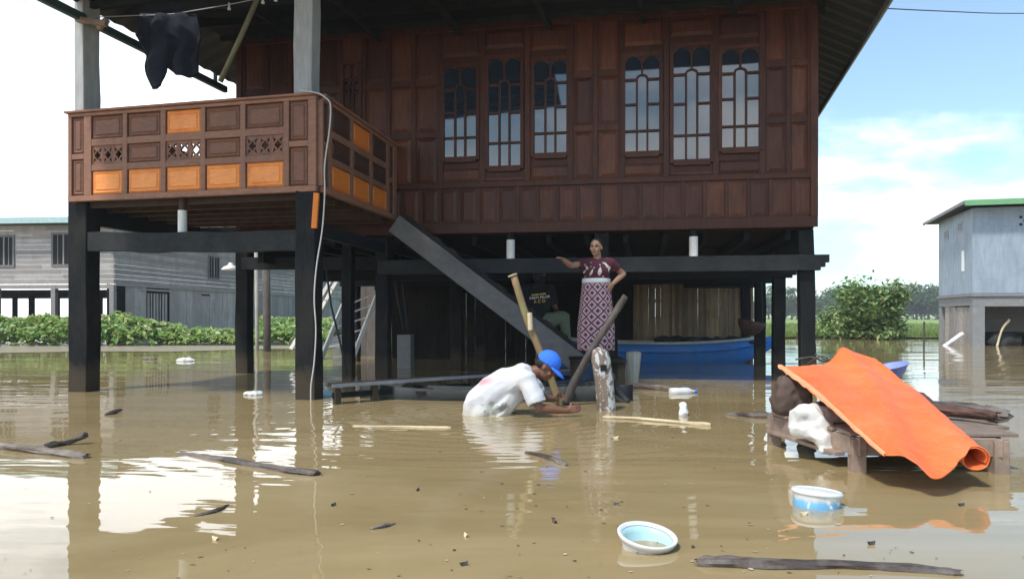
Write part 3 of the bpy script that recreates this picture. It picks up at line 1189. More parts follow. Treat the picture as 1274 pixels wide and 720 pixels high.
# porch beams
mb = MB()
a, b = P(112, 301, 9.30), P(376, 299.5, 8.46)
dv = (b - a).normalized()
sdv = dv.cross(Z3).normalized()
rg_ = []
for i in range(13):
    f = i / 12
    c = a.lerp(b, f) + Z3 * (0.007 * math.sin(i * 1.3)) - Z3 * 0.012 * math.sin(math.pi * f)
    hh_ = 0.1175 + 0.005 * math.sin(i * 2.2)
    rg_.append([mb.bm.verts.new(c + sdv * (x_ * 0.045) + Z3 * (z_ * hh_)) for x_, z_ in ((-1, -1), (1, -1), (1, 1), (-1, 1))])
for r0, r1 in zip(rg_, rg_[1:]):
    for k in range(4):
        mb.face([r0[k], r0[(k + 1) % 4], r1[(k + 1) % 4], r1[k]])
mb.face(rg_[0][::-1]); mb.face(rg_[-1])
mb.build('porch_beam', 'dark_beam', house, bevel=0.008)
mb = MB()
mb.beam(Vector((-4.4, 12.2, 1.79)), Vector((-1.9, 11.75, 1.77)), 0.09, 0.2)
mb.build('porch_beam', 'dark_beam', house, bevel=0.008)
for (a, b) in ((Vector((-2.30, 8.66, 1.95)), Vector((-1.85, 11.6, 1.95))), (Vector((-5.36, 9.5, 2.22)), Vector((-4.93, 11.75, 2.22))), (Vector((-4.98, 11.82, 2.2)), Vector((-1.80, 11.27, 2.2)))):
    mb = MB()
    mb.beam(a, b, 0.08, 0.16 if a.x > -4 else 0.25)
    mb.build('porch_beam', 'black_beam', house, bevel=0.008)
for (px, y0, y1, d, r) in ((227, 262, 289, 8.95, 0.052),):
    mb = MB()
    q0, q1 = P(px, y1, d), P(px, y0, d)
    mb.tube([q0, q1], r, 16)
    mb.build('support_stub', 'white_stub', house, smooth=False)
    mb = MB()
    mb.tube([q1, q1 + Z3 * 0.16], r * 0.8, 12)
    mb.build('stub_cap', 'porch_under', house)
for px in (635, 863):
    p = W(wt(px), 0, 0.075 - 0.15)
    mb = MB()
    q = W(wt(px), 0, -0.02)
    mb.tube([Vector((q.x, q.y, 1.758)), Vector((q.x, q.y, 2.03))], 0.06, 16)
    mb.build('support_stub', 'white_stub', house)
    mb = MB()
    mb.tube([Vector((q.x, q.y, 2.03)), Vector((q.x, q.y, 2.12))], 0.05, 12)
    mb.build('stub_cap', 'black_beam', house)

# porch floor (boards seen from below) and its joists
pf = MB()
for i in range(20):
    f0, f1 = i / 20, (i + 1) / 20 - 0.004
    a, b = QC.lerp(PC, f0), QC.lerp(PC, f1)
    c, d = ER.lerp(LC, f1), ER.lerp(LC, f0)
    pf.prism([p + Z3 * (ZP0 + 0.06) for p in (a, b, c, d)], Z3 * 0.03)
pf.build('porch_floor', 'porch_under', house)
pj = MB()
for i in range(6):
    f = (i + 0.4) / 6
    a, b = QC.lerp(ER, f), PC.lerp(LC, f)
    pj.beam(a.lerp(b, 0.02) + Z3 * (ZP0 - 0.0), a.lerp(b, 0.98) + Z3 * (ZP0 - 0.0), 0.06, 0.115)
pj.build('porch_joist', 'porch_under', house)


# ---- panelled railings
def line_s(px, A, B):
    k = (px - CX) / F
    D = B - A
    return (k * A.y - A.x) / (D.x - k * D.y)


def railing(A, B, colpx, orange, lattice, mats, narrow=True, cols_s=None):
    """A, B plan points; colpx: list of pixel intervals (or s intervals) of the panel columns"""
    Dv = (B - A)
    L = Dv.length
    ud = Dv / L
    nn = Vector((ud.y, -ud.x, 0))
    if nn.dot(Vector((0, 0, 0)) - A) < 0:
        nn = -nn
    H = ZP1 - ZP0
    S = [(line_s(a, A, B) * L, line_s(b, A, B) * L) for a, b in colpx] if cols_s is None else cols_s
    S = [tuple(sorted(s)) for s in S]

    def rb(m, s0, s1, f0, f1, o0, o1):
        c = A + ud * ((s0 + s1) / 2) + nn * ((o0 + o1) / 2) + Z3 * (ZP0 + H * (f0 + f1) / 2)
        m.obox(c, ud, nn, Z3, s1 - s0, o1 - o0, H * (f1 - f0))

    def field(m, s0, s1, f0, f1, o, h):
        mg = 0.045
        z0, z1 = ZP0 + H * f0, ZP0 + H * f1
        q = lambda s, z, oo: A + ud * s + nn * oo + Z3 * z
        a = [q(s0, z0, o), q(s1, z0, o), q(s1, z1, o), q(s0, z1, o)]
        b = [q(s0 + mg * .5, z0 + mg * .5, o + h), q(s1 - mg * .5, z0 + mg * .5, o + h), q(s1 - mg * .5, z1 - mg * .5, o + h), q(s0 + mg * .5, z1 - mg * .5, o + h)]
        c = [q(s0 + mg, z0 + mg, o + h * .4), q(s1 - mg, z0 + mg, o + h * .4), q(s1 - mg, z1 - mg, o + h * .4), q(s0 + mg, z1 - mg, o + h * .4)]
        d = [q(s0 + mg * 1.3, z0 + mg * 1.3, o + h), q(s1 - mg * 1.3, z0 + mg * 1.3, o + h), q(s1 - mg * 1.3, z1 - mg * 1.3, o + h), q(s0 + mg * 1.3, z1 - mg * 1.3, o + h)]
        back = [p - nn * 0.02 for p in a]
        rs = [[m.bm.verts.new(p) for p in r] for r in (back, a, b, c, d)]
        m.face(rs[0][::-1])
        m.face(rs[-1])
        for r0, r1 in zip(rs, rs[1:]):
            for i in range(4):
                m.face([r0[i], r0[(i + 1) % 4], r1[(i + 1) % 4], r1[i]])

    fr = MB()
    rowsf = [(0.065, 0.335), (0.395, 0.615), (0.68, 0.945)]
    # rails over the whole length
    rb(fr, 0, L, 0.0, 0.062, -0.03, 0.036)
    rb(fr, 0, L, 0.948, 0.985, -0.03, 0.034)
    inner = S[1:-1] if narrow else S
    i0, i1 = inner[0][0], inner[-1][1]
    rb(fr, i0, i1, 0.330, 0.400, -0.02, 0.030)
    rb(fr, i0, i1, 0.610, 0.686, -0.02, 0.030)
    ed = [0.0] + [x for s in S for x in s] + [L]
    for k in range(0, len(ed), 2):
        rb(fr, ed[k] + (0.001 if k else 0), ed[k + 1] - 0.001, 0.063, 0.947, -0.025, 0.033)
    if narrow:
        for s in (S[0], S[-1]):
            rb(fr, s[0], s[1], 0.47, 0.53, -0.02, 0.030)
    r = fr.build('railing', mats[0], house, bevel=0.004)
    cp = MB()
    rb(cp, -0.03, L + 0.03, 0.986, 1.012, -0.07, 0.07)
    cp.build('cap_rail', mats[3], r, bevel=0.006)
    for ci, s in enumerate(inner):
        for ri, (f0, f1) in enumerate(rowsf):
            m = MB()
            if (ci, ri) in lattice:
                zc = ZP0 + H * (f0 + f1) / 2
                hh = H * (f1 - f0) / 2
                nc = 3
                cw = (s[1] - s[0]) / nc
                q = lambda x, z: A + ud * x + Z3 * z - nn * 0.012
                th_ = nn * 0.026

                def holed(outer, inner):
                    k_ = len(outer)
                    for i_ in range(k_):
                        m.prism([outer[i_], outer[(i_ + 1) % k_], inner[(i_ + 1) % k_], inner[i_]], th_)
                for c in range(nc):
                    x0, x1 = s[0] + cw * c, s[0] + cw * (c + 1)
                    xm, z0, z1 = (x0 + x1) / 2, zc - hh, zc + hh
                    dx_, dz_ = cw * 0.30, hh * 0.46
                    N_, S_, E_, W_ = q(xm, zc + dz_), q(xm, zc - dz_), q(xm + dx_, zc), q(xm - dx_, zc)
                    a_, b_, c_, d_ = q(x0, z0), q(x1, z0), q(x1, z1), q(x0, z1)
                    for tri in ((a_, b_, S_), (b_, c_, E_), (c_, d_, N_), (d_, a_, W_)):
                        m.prism(tri, th_)
                    for tri in ((a_, S_, W_), (b_, E_, S_), (c_, N_, E_), (d_, W_, N_)):
                        g_ = (tri[0] * 1.1 + tri[1] + tri[2]) / 3.1
                        holed(tri, [g_.lerp(p_, 0.52) for p_ in tri])
                for sg in (-1, 1):
                    c0 = A + ud * ((s[0] + s[1]) / 2) + Z3 * (zc + sg * (hh - 0.016))
                    m.obox(c0, ud, nn, Z3, s[1] - s[0], 0.02, 0.03)
                for sx in (s[0] + 0.014, s[1] - 0.014):
                    m.obox(A + ud * sx + Z3 * zc, ud, nn, Z3, 0.027, 0.021, hh * 2 - 0.002)
                m.build('lattice_panel', mats[1], r)
            else:
                field(m, s[0] + 0.004, s[1] - 0.004, f0 + 0.004, f1 - 0.004, 0.004, 0.02)
                o = m.build('orange_panel' if (ci, ri) in orange else 'panel', mats[2] if (ci, ri) in orange else mats[1], r)
                if (ci, ri) in orange:
                    o['label'] = 'bright orange unvarnished railing panel'
    if narrow:
        for s in (S[0], S[-1]):
            for f0, f1 in ((0.067, 0.466), (0.534, 0.943)):
                m = MB()
                field(m, s[0] + 0.002, s[1] - 0.002, f0, f1, 0.004, 0.02)
                m.build('end_panel', mats[1], r)
    return r


zx = lambda v: 60 + v / 3.539
colpx = [(zx(112), zx(165)), (zx(198), zx(336)), (zx(355), zx(502)), (zx(524), zx(678)), (zx(698), zx(852)), (zx(875), zx(1042)), (zx(1066), zx(1150))]
Ls = (QC - PC).length
railing(PC, QC, colpx, {(2, 2), (0, 0), (1, 0), (2, 0), (3, 0), (4, 0)}, {(0, 1), (2, 1), (4, 1)},
        ('rail_frame', 'rail_wood', 'orange_panel', 'rail_frame'))
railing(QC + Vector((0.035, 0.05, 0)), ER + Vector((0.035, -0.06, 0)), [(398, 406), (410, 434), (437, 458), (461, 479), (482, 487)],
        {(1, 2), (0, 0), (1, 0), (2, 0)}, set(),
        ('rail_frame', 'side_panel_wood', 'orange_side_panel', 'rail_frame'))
LL = (LC - PC).length
railing(PC + Vector((0.03, 0.05, 0)), LC + Vector((0, -0.05, 0)), None, {(0, 0), (1, 0), (2, 0)}, {(1, 1)},
        ('rail_frame', 'rail_wood', 'orange_panel', 'rail_frame'),
        cols_s=[(0.12, 0.3), (0.38, 0.9), (0.98, 1.5), (1.58, 2.05), (2.12, LL - 0.12)])
# small wooden wedge under the railing corner
mb = MB()
mb.beam(P(394, 240, 8.35), P(391, 284, 8.38), 0.06, 0.05)
mb.build('corner_bracket', 'orange_side_panel', house, bevel=0.006)
mb = MB()
mb.beam(P(96, 24.5, 9.27), P(133, 30, 9.20), 0.07, 0.07)
mb.beam(P(122, 36, 9.27), P(134, 24, 9.24), 0.05, 0.07)
mb.build('post_bracket', 'table_wood', house, bevel=0.008)

# ------------------------------------------------------------------ staircase in front of the wall
sA, sB = P(492, 279, 10.72), P(728, 458, 10.30)
st = thing('wooden_staircase', 'steep grey wooden staircase with plank side going down from the porch', 'staircase', Vector((sB.x, sB.y, 0)))
dirS = (sB - sA).normalized()
nS = Vector((dirS.y, -dirS.x, 0)).normalized()
if nS.y > 0: nS = -nS
upS = dirS.cross(nS).normalized()
if upS.z < 0: upS = -upS
for k, off in enumerate((0.0, -0.62)):
    mb = MB()
    mb.obox((sA + sB) / 2 + nS * off, dirS, nS, upS, (sB - sA).length + 0.05, 0.04, 0.275)
    mb.build('stringer', 'stair_wood' if k == 0 else 'stair_dark', st, bevel=0.008)
for i in range(11):
    f = (i + 0.5) / 11
    c = sA.lerp(sB, f) + upS * 0.075 - nS * 0.31
    ph = Vector((dirS.x, dirS.y, 0)).normalized()
    mb = MB()
    mb.obox(c, ph, nS, Z3, 0.22, 0.575, 0.03)
    mb.build('tread', 'stair_dark', st, bevel=0.004)
mb = MB()
mb.obox((sA + sB) / 2 + upS * 0.165 - nS * 0.05, dirS, nS, upS, (sB - sA).length * 0.97, 0.05, 0.05)
for i in range(12):
    f = (i + 0.2) / 12
    c = sA.lerp(sB, f) + upS * 0.20 - nS * 0.05
    mb.obox(c, dirS, nS, upS, 0.12, 0.045, 0.02)
mb.build('step_cleats', 'stair_dark', st)

# ------------------------------------------------------------------ jetty, landing, canoe
jA = Vector((-1.88, 7.92, 0.20)); jB = Vector((0.96, 10.35, 0.21))
jt = thing('wooden_jetty', 'low dark plank walkway on short posts running under the house', 'walkway', Vector((jA.x, jA.y, 0)))
jd = (jB - jA); jd.z = 0
jl = jd.length; jd.normalize()
jn = Vector((-jd.y, jd.x, 0))
mb = MB()
for i in range(1):
    mb.obox((jA + jB) / 2 + jn * (0.09 + 0.165 * i), jd, jn, Z3, jl - 0.02 * i, 0.15, 0.035)
mb.build('deck', 'stair_dark', jt, bevel=0.004)
mb = MB()
mb.obox((jA + jB) / 2 + jn * 0.006 - Z3 * 0.003, jd, jn, Z3, jl + 0.05, 0.012, 0.035)
mb.build('deck_edge', 'concrete', jt)
for i in range(9):
    c = jA + jd * (0.05 + (jl - 0.1) * i / 8)
    mb = MB()
    mb.obox(Vector((c.x, c.y, -0.25)) + jn * 0.04, jd, jn, Z3, 0.07, 0.06, 0.845)
    mb.build('leg', 'dark_post', jt)
mb = MB()
mb.obox((jA + jB) / 2 + jn * 0.05 - Z3 * 0.11, jd, jn, Z3, jl, 0.03, 0.06)
mb.build('stringer', 'black_beam', jt)

ld = thing('landing_platform', 'dark timber landing under the standing woman at the stair foot', 'platform', Vector((1.08, 9.55, 0)))
mb = MB()
for i in range(5):
    mb.box((1.08, 9.25 + 0.16 * i, 0.385), (0.66, 0.15, 0.04), -0.05)
mb.build('deck', 'dark_plank', ld, bevel=0.004)
for sx in (-0.27, 0.27):
    for sy in (-0.3, 0.3):
        mb = MB()
        mb.box((1.08 + sx, 9.55 + sy, -0.17), (0.09, 0.09, 1.06), -0.05)
        mb.build('leg', 'dark_post', ld)


def hull(mb, L, Wd, D, sheer, n=30, m=11, thick=0.025, rise=None):
    """open boat hull along +X, keel at z=0"""
    def sec(u, off):
        x = (u - 0.5) * L
        e = abs(2 * u - 1)
        w_ = max(0.02, (1 - e ** 2.6)) * Wd / 2
        zt = D + sheer * e ** 2.2
        zk = sheer * 0.75 * e ** 3.5 if rise is None else rise * e ** 4
        return x, max(0.012, w_ - off), zt, zk + off
    outer = []
    for i in range(n):
        for_ = []
        x, w_, zt, zk = sec(i / (n - 1), 0)
        for j in range(m):
            a = -1 + 2 * j / (m - 1)
            yy = w_ * math.copysign(abs(a) ** 0.55, a)
            zz = zk + (zt - zk) * abs(a) ** 2.2
            for_.append(mb.bm.verts.new((x, yy, zz)))
        outer.append(for_)
    inner = []
    for i in range(n):
        for_ = []
        u = 0.015 + 0.97 * i / (n - 1)
        x, w_, zt, zk = sec(u, thick)
        for j in range(m):
            a = -1 + 2 * j / (m - 1)
            yy = w_ * math.copysign(abs(a) ** 0.55, a)
            zz = zk + (zt - zk) * abs(a) ** 2.2
            for_.append(mb.bm.verts.new((x, yy, zz)))
        inner.append(for_)
    for S_, fl in ((outer, False), (inner, True)):
        for a, b in zip(S_, S_[1:]):
            for j in range(m - 1):
                q = [a[j], b[j], b[j + 1], a[j + 1]]
                mb.face(q[::-1] if fl else q)
    for i in range(n - 1):
        for j in (0, m - 1):
            mb.face([outer[i][j], outer[i + 1][j], inner[i + 1][j], inner[i][j]])
    for i in (0, n - 1):
        for j in range(m - 1):
            mb.face([outer[i][j], outer[i][j + 1], inner[i][j + 1], inner[i][j]])


cn_ = thing('dugout_canoe', 'dark grey dugout canoe floating behind the bending man', 'canoe', Vector((-0.20, 8.45, -0.16)), R(-5))
mb = MB()
hull(mb, 3.1, 0.5, 0.28, 0.06)
mb.build('hull', 'canoe_wood', cn_, local=True, smooth=True)
for x in (-0.8, 0.05, 0.85):
    mb = MB()
    mb.box((x, 0, 0.255), (0.12, 0.42, 0.025))
    mb.build('thwart', 'stair_dark', cn_, local=True)

bt = thing('blue_boat', 'long bright blue wooden boat with white gunwale under the house', 'boat', Vector((2.9, 15.35, -0.16)), R(-6))
mb = MB()
hull(mb, 5.0, 0.95, 0.54, 0.16, rise=0.56)
mb.build('hull', 'blue_paint', bt, local=True, smooth=True)
for s in (-1, 1):
    mb = MB()
    pts, n = [], 22
    for i in range(n):
        u = 0.06 + 0.88 * i / (n - 1)
        e = abs(2 * u - 1)
        pts.append(Vector(((u - 0.5) * 5.0, s * (max(0.02, 1 - e ** 2.6) * 0.475 + 0.005), 0.54 + 0.16 * e ** 2.2 + 0.012)))
    mb.tube(pts, (0.028), 6)
    mb.build('gunwale', 'gunwale', bt, local=True)
for s in (-1, 1):
    mb = MB()
    pts, n = [], 22
    for i in range(n):
        u = 0.05 + 0.90 * i / (n - 1)
        e = abs(2 * u - 1)
        zt_, zk_ = 0.54 + 0.16 * e ** 2.2, 0.56 * e ** 4
        pts.append(Vector(((u - 0.5) * 5.0, s * (max(0.02, 1 - e ** 2.6) * 0.475 * 0.905 + 0.004), zk_ + (zt_ - zk_) * 0.67)))
    mb.tube(pts, 0.014, 6)
    mb.build('rub_rail', 'boat_trim', bt, local=True)
for x in (-1.3, -0.3, 0.8):
    mb = MB()
    mb.box((x, 0, 0.50), (0.2, 0.84, 0.03))
    mb.build('thwart', 'stair_dark', bt, local=True, bevel=0.005)
mb = MB()
for k in range(7):
    mb.ell((0.2 + 0.28 * k, 0.1 * math.sin(k * 2), 0.58 + 0.03 * math.sin(k * 3.1)), (0.2, 0.22, 0.10), seg=10)
mb = remesh(mb, 0.04, 3)
mb.jitter(0.04, 6)
o = mb.build('sack_pile', 'canoe_wood', None, raw=True)
o.location = bt.location; o.rotation_euler = bt.rotation_euler
tag(o, 'dark bundles of sacks lying inside the blue boat', 'sacks')

# ------------------------------------------------------------------ screens and walls in the shade below the house
def plank_screen(name, label, cat, a, b, z0, z1, mat, pw, gap, thick=0.025, seed=1, ragged=0.06, rails_at=(0.3, 0.8)):
    r = random.Random(seed)
    a, b = Vector(a), Vector(b)
    t = thing(name, label, cat, Vector(((a.x + b.x) / 2, (a.y + b.y) / 2, 0)))
    d = b - a; L = d.length; d.normalize()
    nn = Vector((d.y, -d.x, 0))
    m = MB()
    s = 0
    while s < L - 0.01:
        w_ = min(pw * r.uniform(0.8, 1.2), L - s)
        zt = z1 - r.uniform(0, ragged); zb = z0
        m.obox(a + d * (s + w_ / 2) + Z3 * ((zt + zb) / 2) + nn * r.uniform(-0.008, 0.008), d, nn, Z3, max(0.01, w_ - gap * r.uniform(0.2, 1.4)), thick, zt - zb)
        s += w_
    m.build('boards', mat, t)
    m = MB()
    for f in rails_at:
        z = z0 + (z1 - z0) * f
        m.obox((a + b) / 2 + Z3 * z - nn * (thick / 2 + 0.03), d, nn, Z3, L, 0.04, 0.07)
    m.build('rail', 'dark_plank', t)
    return t


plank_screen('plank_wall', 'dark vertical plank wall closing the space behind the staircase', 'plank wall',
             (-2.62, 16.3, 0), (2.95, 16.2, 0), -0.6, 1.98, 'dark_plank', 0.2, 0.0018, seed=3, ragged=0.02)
plank_screen('bamboo_screen', 'brown split bamboo screen standing behind the blue boat', 'screen',
             (2.60, 16.05, 0), (5.15, 15.95, 0), -0.6, 1.72, 'bamboo_slat', 0.065, 0.004, seed=5, ragged=0.05)
plank_screen('board_partition', 'grey brown board partition behind the metal stepladder', 'partition',
             (-3.75, 17.4, 0), (-2.72, 17.2, 0), -0.6, 1.66, 'dull_panel', 0.34, 0.01, seed=6, ragged=0.02)

mb = MB()
p = P(505, 452, 13.6)
mb.box((p.x, p.y, 0.1), (0.25, 0.25, 1.0), -0.15)
mb.jitter(0.012, 8)
tag(mb.build('concrete_block', 'concrete', bevel=0.015), 'pale concrete footing block below leaning dark poles', 'block')
for k, (x0, x1) in enumerate(((487, 503), (497, 509))):
    mb = MB()
    mb.tube([P(x1, 412, 13.5), P((x0 + x1) / 2, 370, 13.5), P(x0, 318, 13.5)], 0.022, 8)
    tag(mb.build('leaning_pole', 'black_cable', smooth=True),
        ('dark pole leaning left on the concrete block' if k == 0 else 'dark pole leaning beside the first, nearer the staircase'), 'pole', 'dark poles on the concrete block')


# ladders
def ladder(label, a0, b0, a1, b1, nr, r, skip=0):
    """a: left rail bottom/top, b: right rail bottom/top"""
    base = (a0 + b0) / 2
    t = thing('metal_ladder', label, 'ladder', Vector((base.x, base.y, 0)), group='metal ladders under the house')
    for (p, q) in ((a0, a1), (b0, b1)):
        m = MB()
        m.beam(p, q, 0.075, 0.07)
        m.build('side_rail', 'aluminium', t, bevel=0.004)
    for i in range(nr):
        f = (i + 0.6) / nr
        m = MB()
        m.tube([a0.lerp(a1, f), b0.lerp(b1, f)], r, 8)
        m.build('rung', 'aluminium', t)
    return t


ladder('pale metal ladder leaning right behind the thin black post', P(396, 455, 13.6), P(437, 450, 13.6), P(427, 378, 13.9), P(473, 357, 13.9), 6, 0.014)
ladder('narrow metal ladder tilted up beside the white cable', P(362, 434, 15.2), P(372, 434, 15.6), P(416, 341, 15.2), P(424, 341, 15.6), 7, 0.012)

# thin blue line hanging beside the ladder
mb = MB()
mb.tube([P(405, 330, 11.2), P(412, 380, 11.2), P(424, 430, 11.1), P(432, 466, 11.0)], 0.016, 6)
tag(mb.build('blue_hose', 'black_cable', smooth=True), 'thin dark blue hose hanging beside the ladder', 'hose')

# grey weathered posts standing behind the porch
for k, (px, yb, yt, w_) in enumerate(((319.5, 436, 300, 0.10), (332, 437, 318, 0.2))):
    g = G(px, yb)
    mb = MB()
    zt = P(px, yt, g.y).z
    mb.tube([g - Z3 * 0.6, g + Z3 * 0.4, Vector((g.x - 0.03, g.y, zt))], w_ / 2, 9)
    mb.jitter(0.02, 3)
    tag(mb.build('weathered_post', 'grey_stick' if k else 'mossy_stump', smooth=True),
        'thin pale brown post standing in water behind the porch' if k == 0 else 'thicker dark grey post standing in water behind the porch', 'post')

# enamel lamp shade under the porch
lp = thing('lamp_shade', 'white shallow enamel lamp hanging left of a black post', 'lamp', P(287, 332, 12.6))
q = P(287, 332, 12.6)
mb = MB()
mb.lathe(q, [(0.15, -0.05), (0.155, -0.045), (0.11, 0.0), (0.04, 0.035), (0.03, 0.07)], 24)
mb.build('shade', 'white_paint', lp, smooth=True)
mb = MB()
mb.tube([q + Z3 * 0.07, Vector((q.x, q.y, 1.72))], 0.006, 6)
mb.build('cord', 'black_cable', lp)

# white cable from the porch corner into the water
pts = [P(372, 112, 8.36), P(395, 116, 8.30), P(404, 121, 8.26), P(411, 130, 8.24), P(410, 160, 8.24), P(404, 205, 8.24), P(404, 240, 8.24), P(401, 285, 8.24),
       P(394, 330, 8.25), P(391, 370, 8.26), P(393, 410, 8.27), P(391, 450, 8.27), P(387, 480, 8.27), P(387, 505, 8.27)]


def smooth_pts(pts, n=5):
    out = []
    for i in range(len(pts) - 1):
        p0, p1, p2, p3 = pts[max(i - 1, 0)], pts[i], pts[i + 1], pts[min(i + 2, len(pts) - 1)]
        for k in range(n):
            t = k / n
            out.append(0.5 * ((2 * p1) + (p2 - p0) * t + (2 * p0 - 5 * p1 + 4 * p2 - p3) * t * t + (3 * p1 - p0 - 3 * p2 + p3) * t ** 3))
    out.append(pts[-1])
    return out


mb = MB()
mb.tube(smooth_pts(pts), 0.0085, 8)
tag(mb.build('hanging_cable', 'pale_cable', smooth=True), 'thin white cable hanging from the porch corner into the water', 'cable')

# clothes line, pegs, garment, bamboo pole
mb = MB()
mb.tube(smooth_pts([P(110, 22, 9.3), P(160, 20, 9.6), P(210, 18, 9.7), P(250, 12, 9.6), P(290, 5, 9.3), P(350, -7, 8.9), P(378, -9, 8.6)]), 0.006, 6)
tag(mb.build('clothes_line', 'pale_cable', smooth=True), 'thin white clothes line strung between the porch posts', 'clothes line')
for k, (px, py, d) in enumerate(((285, 7, 9.35), (327, -1, 9.05), (343, -4, 8.95))):
    mb = MB()
    q = P(px, py, d)
    mb.box(q - Z3 * 0.01, (0.022, 0.02, 0.085), 0.3)
    mb.box(q - Z3 * 0.045, (0.04, 0.016, 0.03), 0.3)
    tag(mb.build('clothes_peg', 'white_plastic', bevel=0.003),
        ['white clothes peg hanging alone left of the bamboo pole', 'white clothes peg right of the bamboo pole',
         'white clothes peg closest to the grey porch corner post'][k], 'peg', 'pegs on the clothes line')
mb = MB()
gpx = [(176, 19), (192, 17), (212, 19), (230, 17), (246, 18), (250, 40), (248, 62), (246, 92), (234, 97), (222, 94), (212, 88), (207, 84), (206, 98), (203, 109), (197, 111), (190, 110), (183, 92), (179, 64), (172, 46)]
f = mb.face([mb.bm.verts.new(P(x, y, 9.7)) for x, y in gpx])
bmesh.ops.triangulate(mb.bm, faces=[f])
for _ in range(4):
    bmesh.ops.subdivide_edges(mb.bm, edges=[e for e in mb.bm.edges if e.calc_length() > 0.05], cuts=1, use_grid_fill=True)
    bmesh.ops.triangulate(mb.bm, faces=mb.bm.faces[:])
for v in mb.bm.verts:
    hang = (P(205, 19, 9.7).z - v.co.z)
    v.co.y += (0.05 * math.sin(v.co.x * 21 + 3 * mnoise.noise(v.co * 3)) + 0.05 * mnoise.noise(v.co * 6)) * min(1, 0.3 + hang * 1.5)
gm = mb.build('hanging_garment', 'navy_cloth', smooth=True)
sd_ = gm.modifiers.new('thick', 'SOLIDIFY')
sd_.thickness = 0.03
tag(gm, 'dark navy garment hung from the clothes line under the porch roof', 'garment')
mb = MB()
mb.tube([P(326, -14, 9.35), P(300, 45, 9.4), P(274, 102, 9.45)], [0.032, 0.034, 0.034], 10)
tag(mb.build('bamboo_pole', 'olive_pole', smooth=True), 'slanting olive bamboo pole between porch roof and railing', 'pole')

# electric wire top right
mb = MB()
mb.tube(smooth_pts([P(1085, 10, 11.0), P(1180, 14.5, 13), P(1270, 17, 15), P(1420, 14, 19), P(1700, -10, 26)]), 0.009, 6)
tag(mb.build('power_line', 'black_cable', smooth=True), 'thin dark power line crossing the blue sky from the eave', 'power line')

# ------------------------------------------------------------------ poles, stumps and sticks by the man
mb = MB()
t = thing('bamboo_stake', 'thick bamboo stake with pale cut top planted by the crouching man', 'stake', G(700, 503))
a, b = P(638, 343, 7.75), P(699, 512, 7.70)
pts, rs = [], []
for i in range(13):
    f = i / 12
    pts.append(b.lerp(a, f) + Vector((0.012 * math.sin(f * 7), 0, 0)))
    rs.append(0.037 * (1.10 if i in (4, 8) else 1.0))
mb.tube(pts, rs, 12)
mb.build('shaft', 'bamboo_pole', t, smooth=True)
mb = MB()
dd = (a - b).normalized()
mb.tube([a, a + dd * 0.012], 0.05, 12)
mb.build('cut_top', 'bamboo_cut', t)
mb = MB()
mb.tube([P(660, 410, 7.68), P(659, 389, 7.66)], 0.025, 8)
mb.build('side_shoot', 'bamboo_cut', t)

mb = MB()
a, b = P(778, 368, 7.95), P(703, 503, 7.9)
mb.tube(smooth_pts([b, P(716, 472, 7.9), P(745, 420, 7.93), P(765, 390, 7.95), a], 4), [0.046] * 5 + [0.038] * 8 + [0.036] * 4, 10)
mb.jitter(0.012, 9)
tag(mb.build('driftwood_pole', 'grey_stick', smooth=True), 'crooked dark grey pole leaning across the patterned dress', 'pole')

t = thing('mooring_post', 'short grey post with peeling white paint standing in the water', 'post', G(755, 508))
g = G(755, 510)
mb = MB()
pts = [Vector((g.x + 0.02, g.y, -0.6)), Vector((g.x, g.y, 0.0)), Vector((g.x - 0.03, g.y, 0.3)), Vector((g.x - 0.06, g.y, 0.52)), Vector((g.x - 0.065, g.y, 0.60)), Vector((g.x - 0.06, g.y, 0.625))]
mb.tube(pts, [0.095, 0.093, 0.094, 0.095, 0.075, 0.03], 16)
mb.jitter(0.010, 9)
mb.build('shaft', 'peeling_post', t, smooth=True)
mb = MB()
mb.box((g.x - 0.045, g.y - 0.092, 0.43), (0.062, 0.02, 0.062), 0.0)
mb.build('notch', 'dark_opening', t)

mb = MB()
g = G(787, 479)
mb.tube([Vector((g.x - 0.02, g.y, -0.6)), Vector((g.x - 0.01, g.y, 0.1)), Vector((g.x + 0.02, g.y, 0.44)), Vector((g.x + 0.02, g.y, 0.455))], [0.095, 0.095, 0.10, 0.085], 10)
mb.jitter(0.012, 8)
tag(mb.build('wood_stump', 'mossy_stump', smooth=True), 'short weathered wooden stump in front of the blue boat', 'stump')
mb = MB()
mb.tube(smooth_pts([P(766, 470, 8.2), P(758, 488, 8.2), P(780, 503, 8.15)], 4), 0.03, 8)
mb.tube(smooth_pts([P(760, 466, 8.25), P(772, 490, 8.2), P(782, 500, 8.15)], 4), 0.035, 8)
mb.jitter(0.01, 9)
tag(mb.build('tangled_branch', 'canoe_wood', smooth=True), 'curved dark branch behind the peeling post', 'branch')


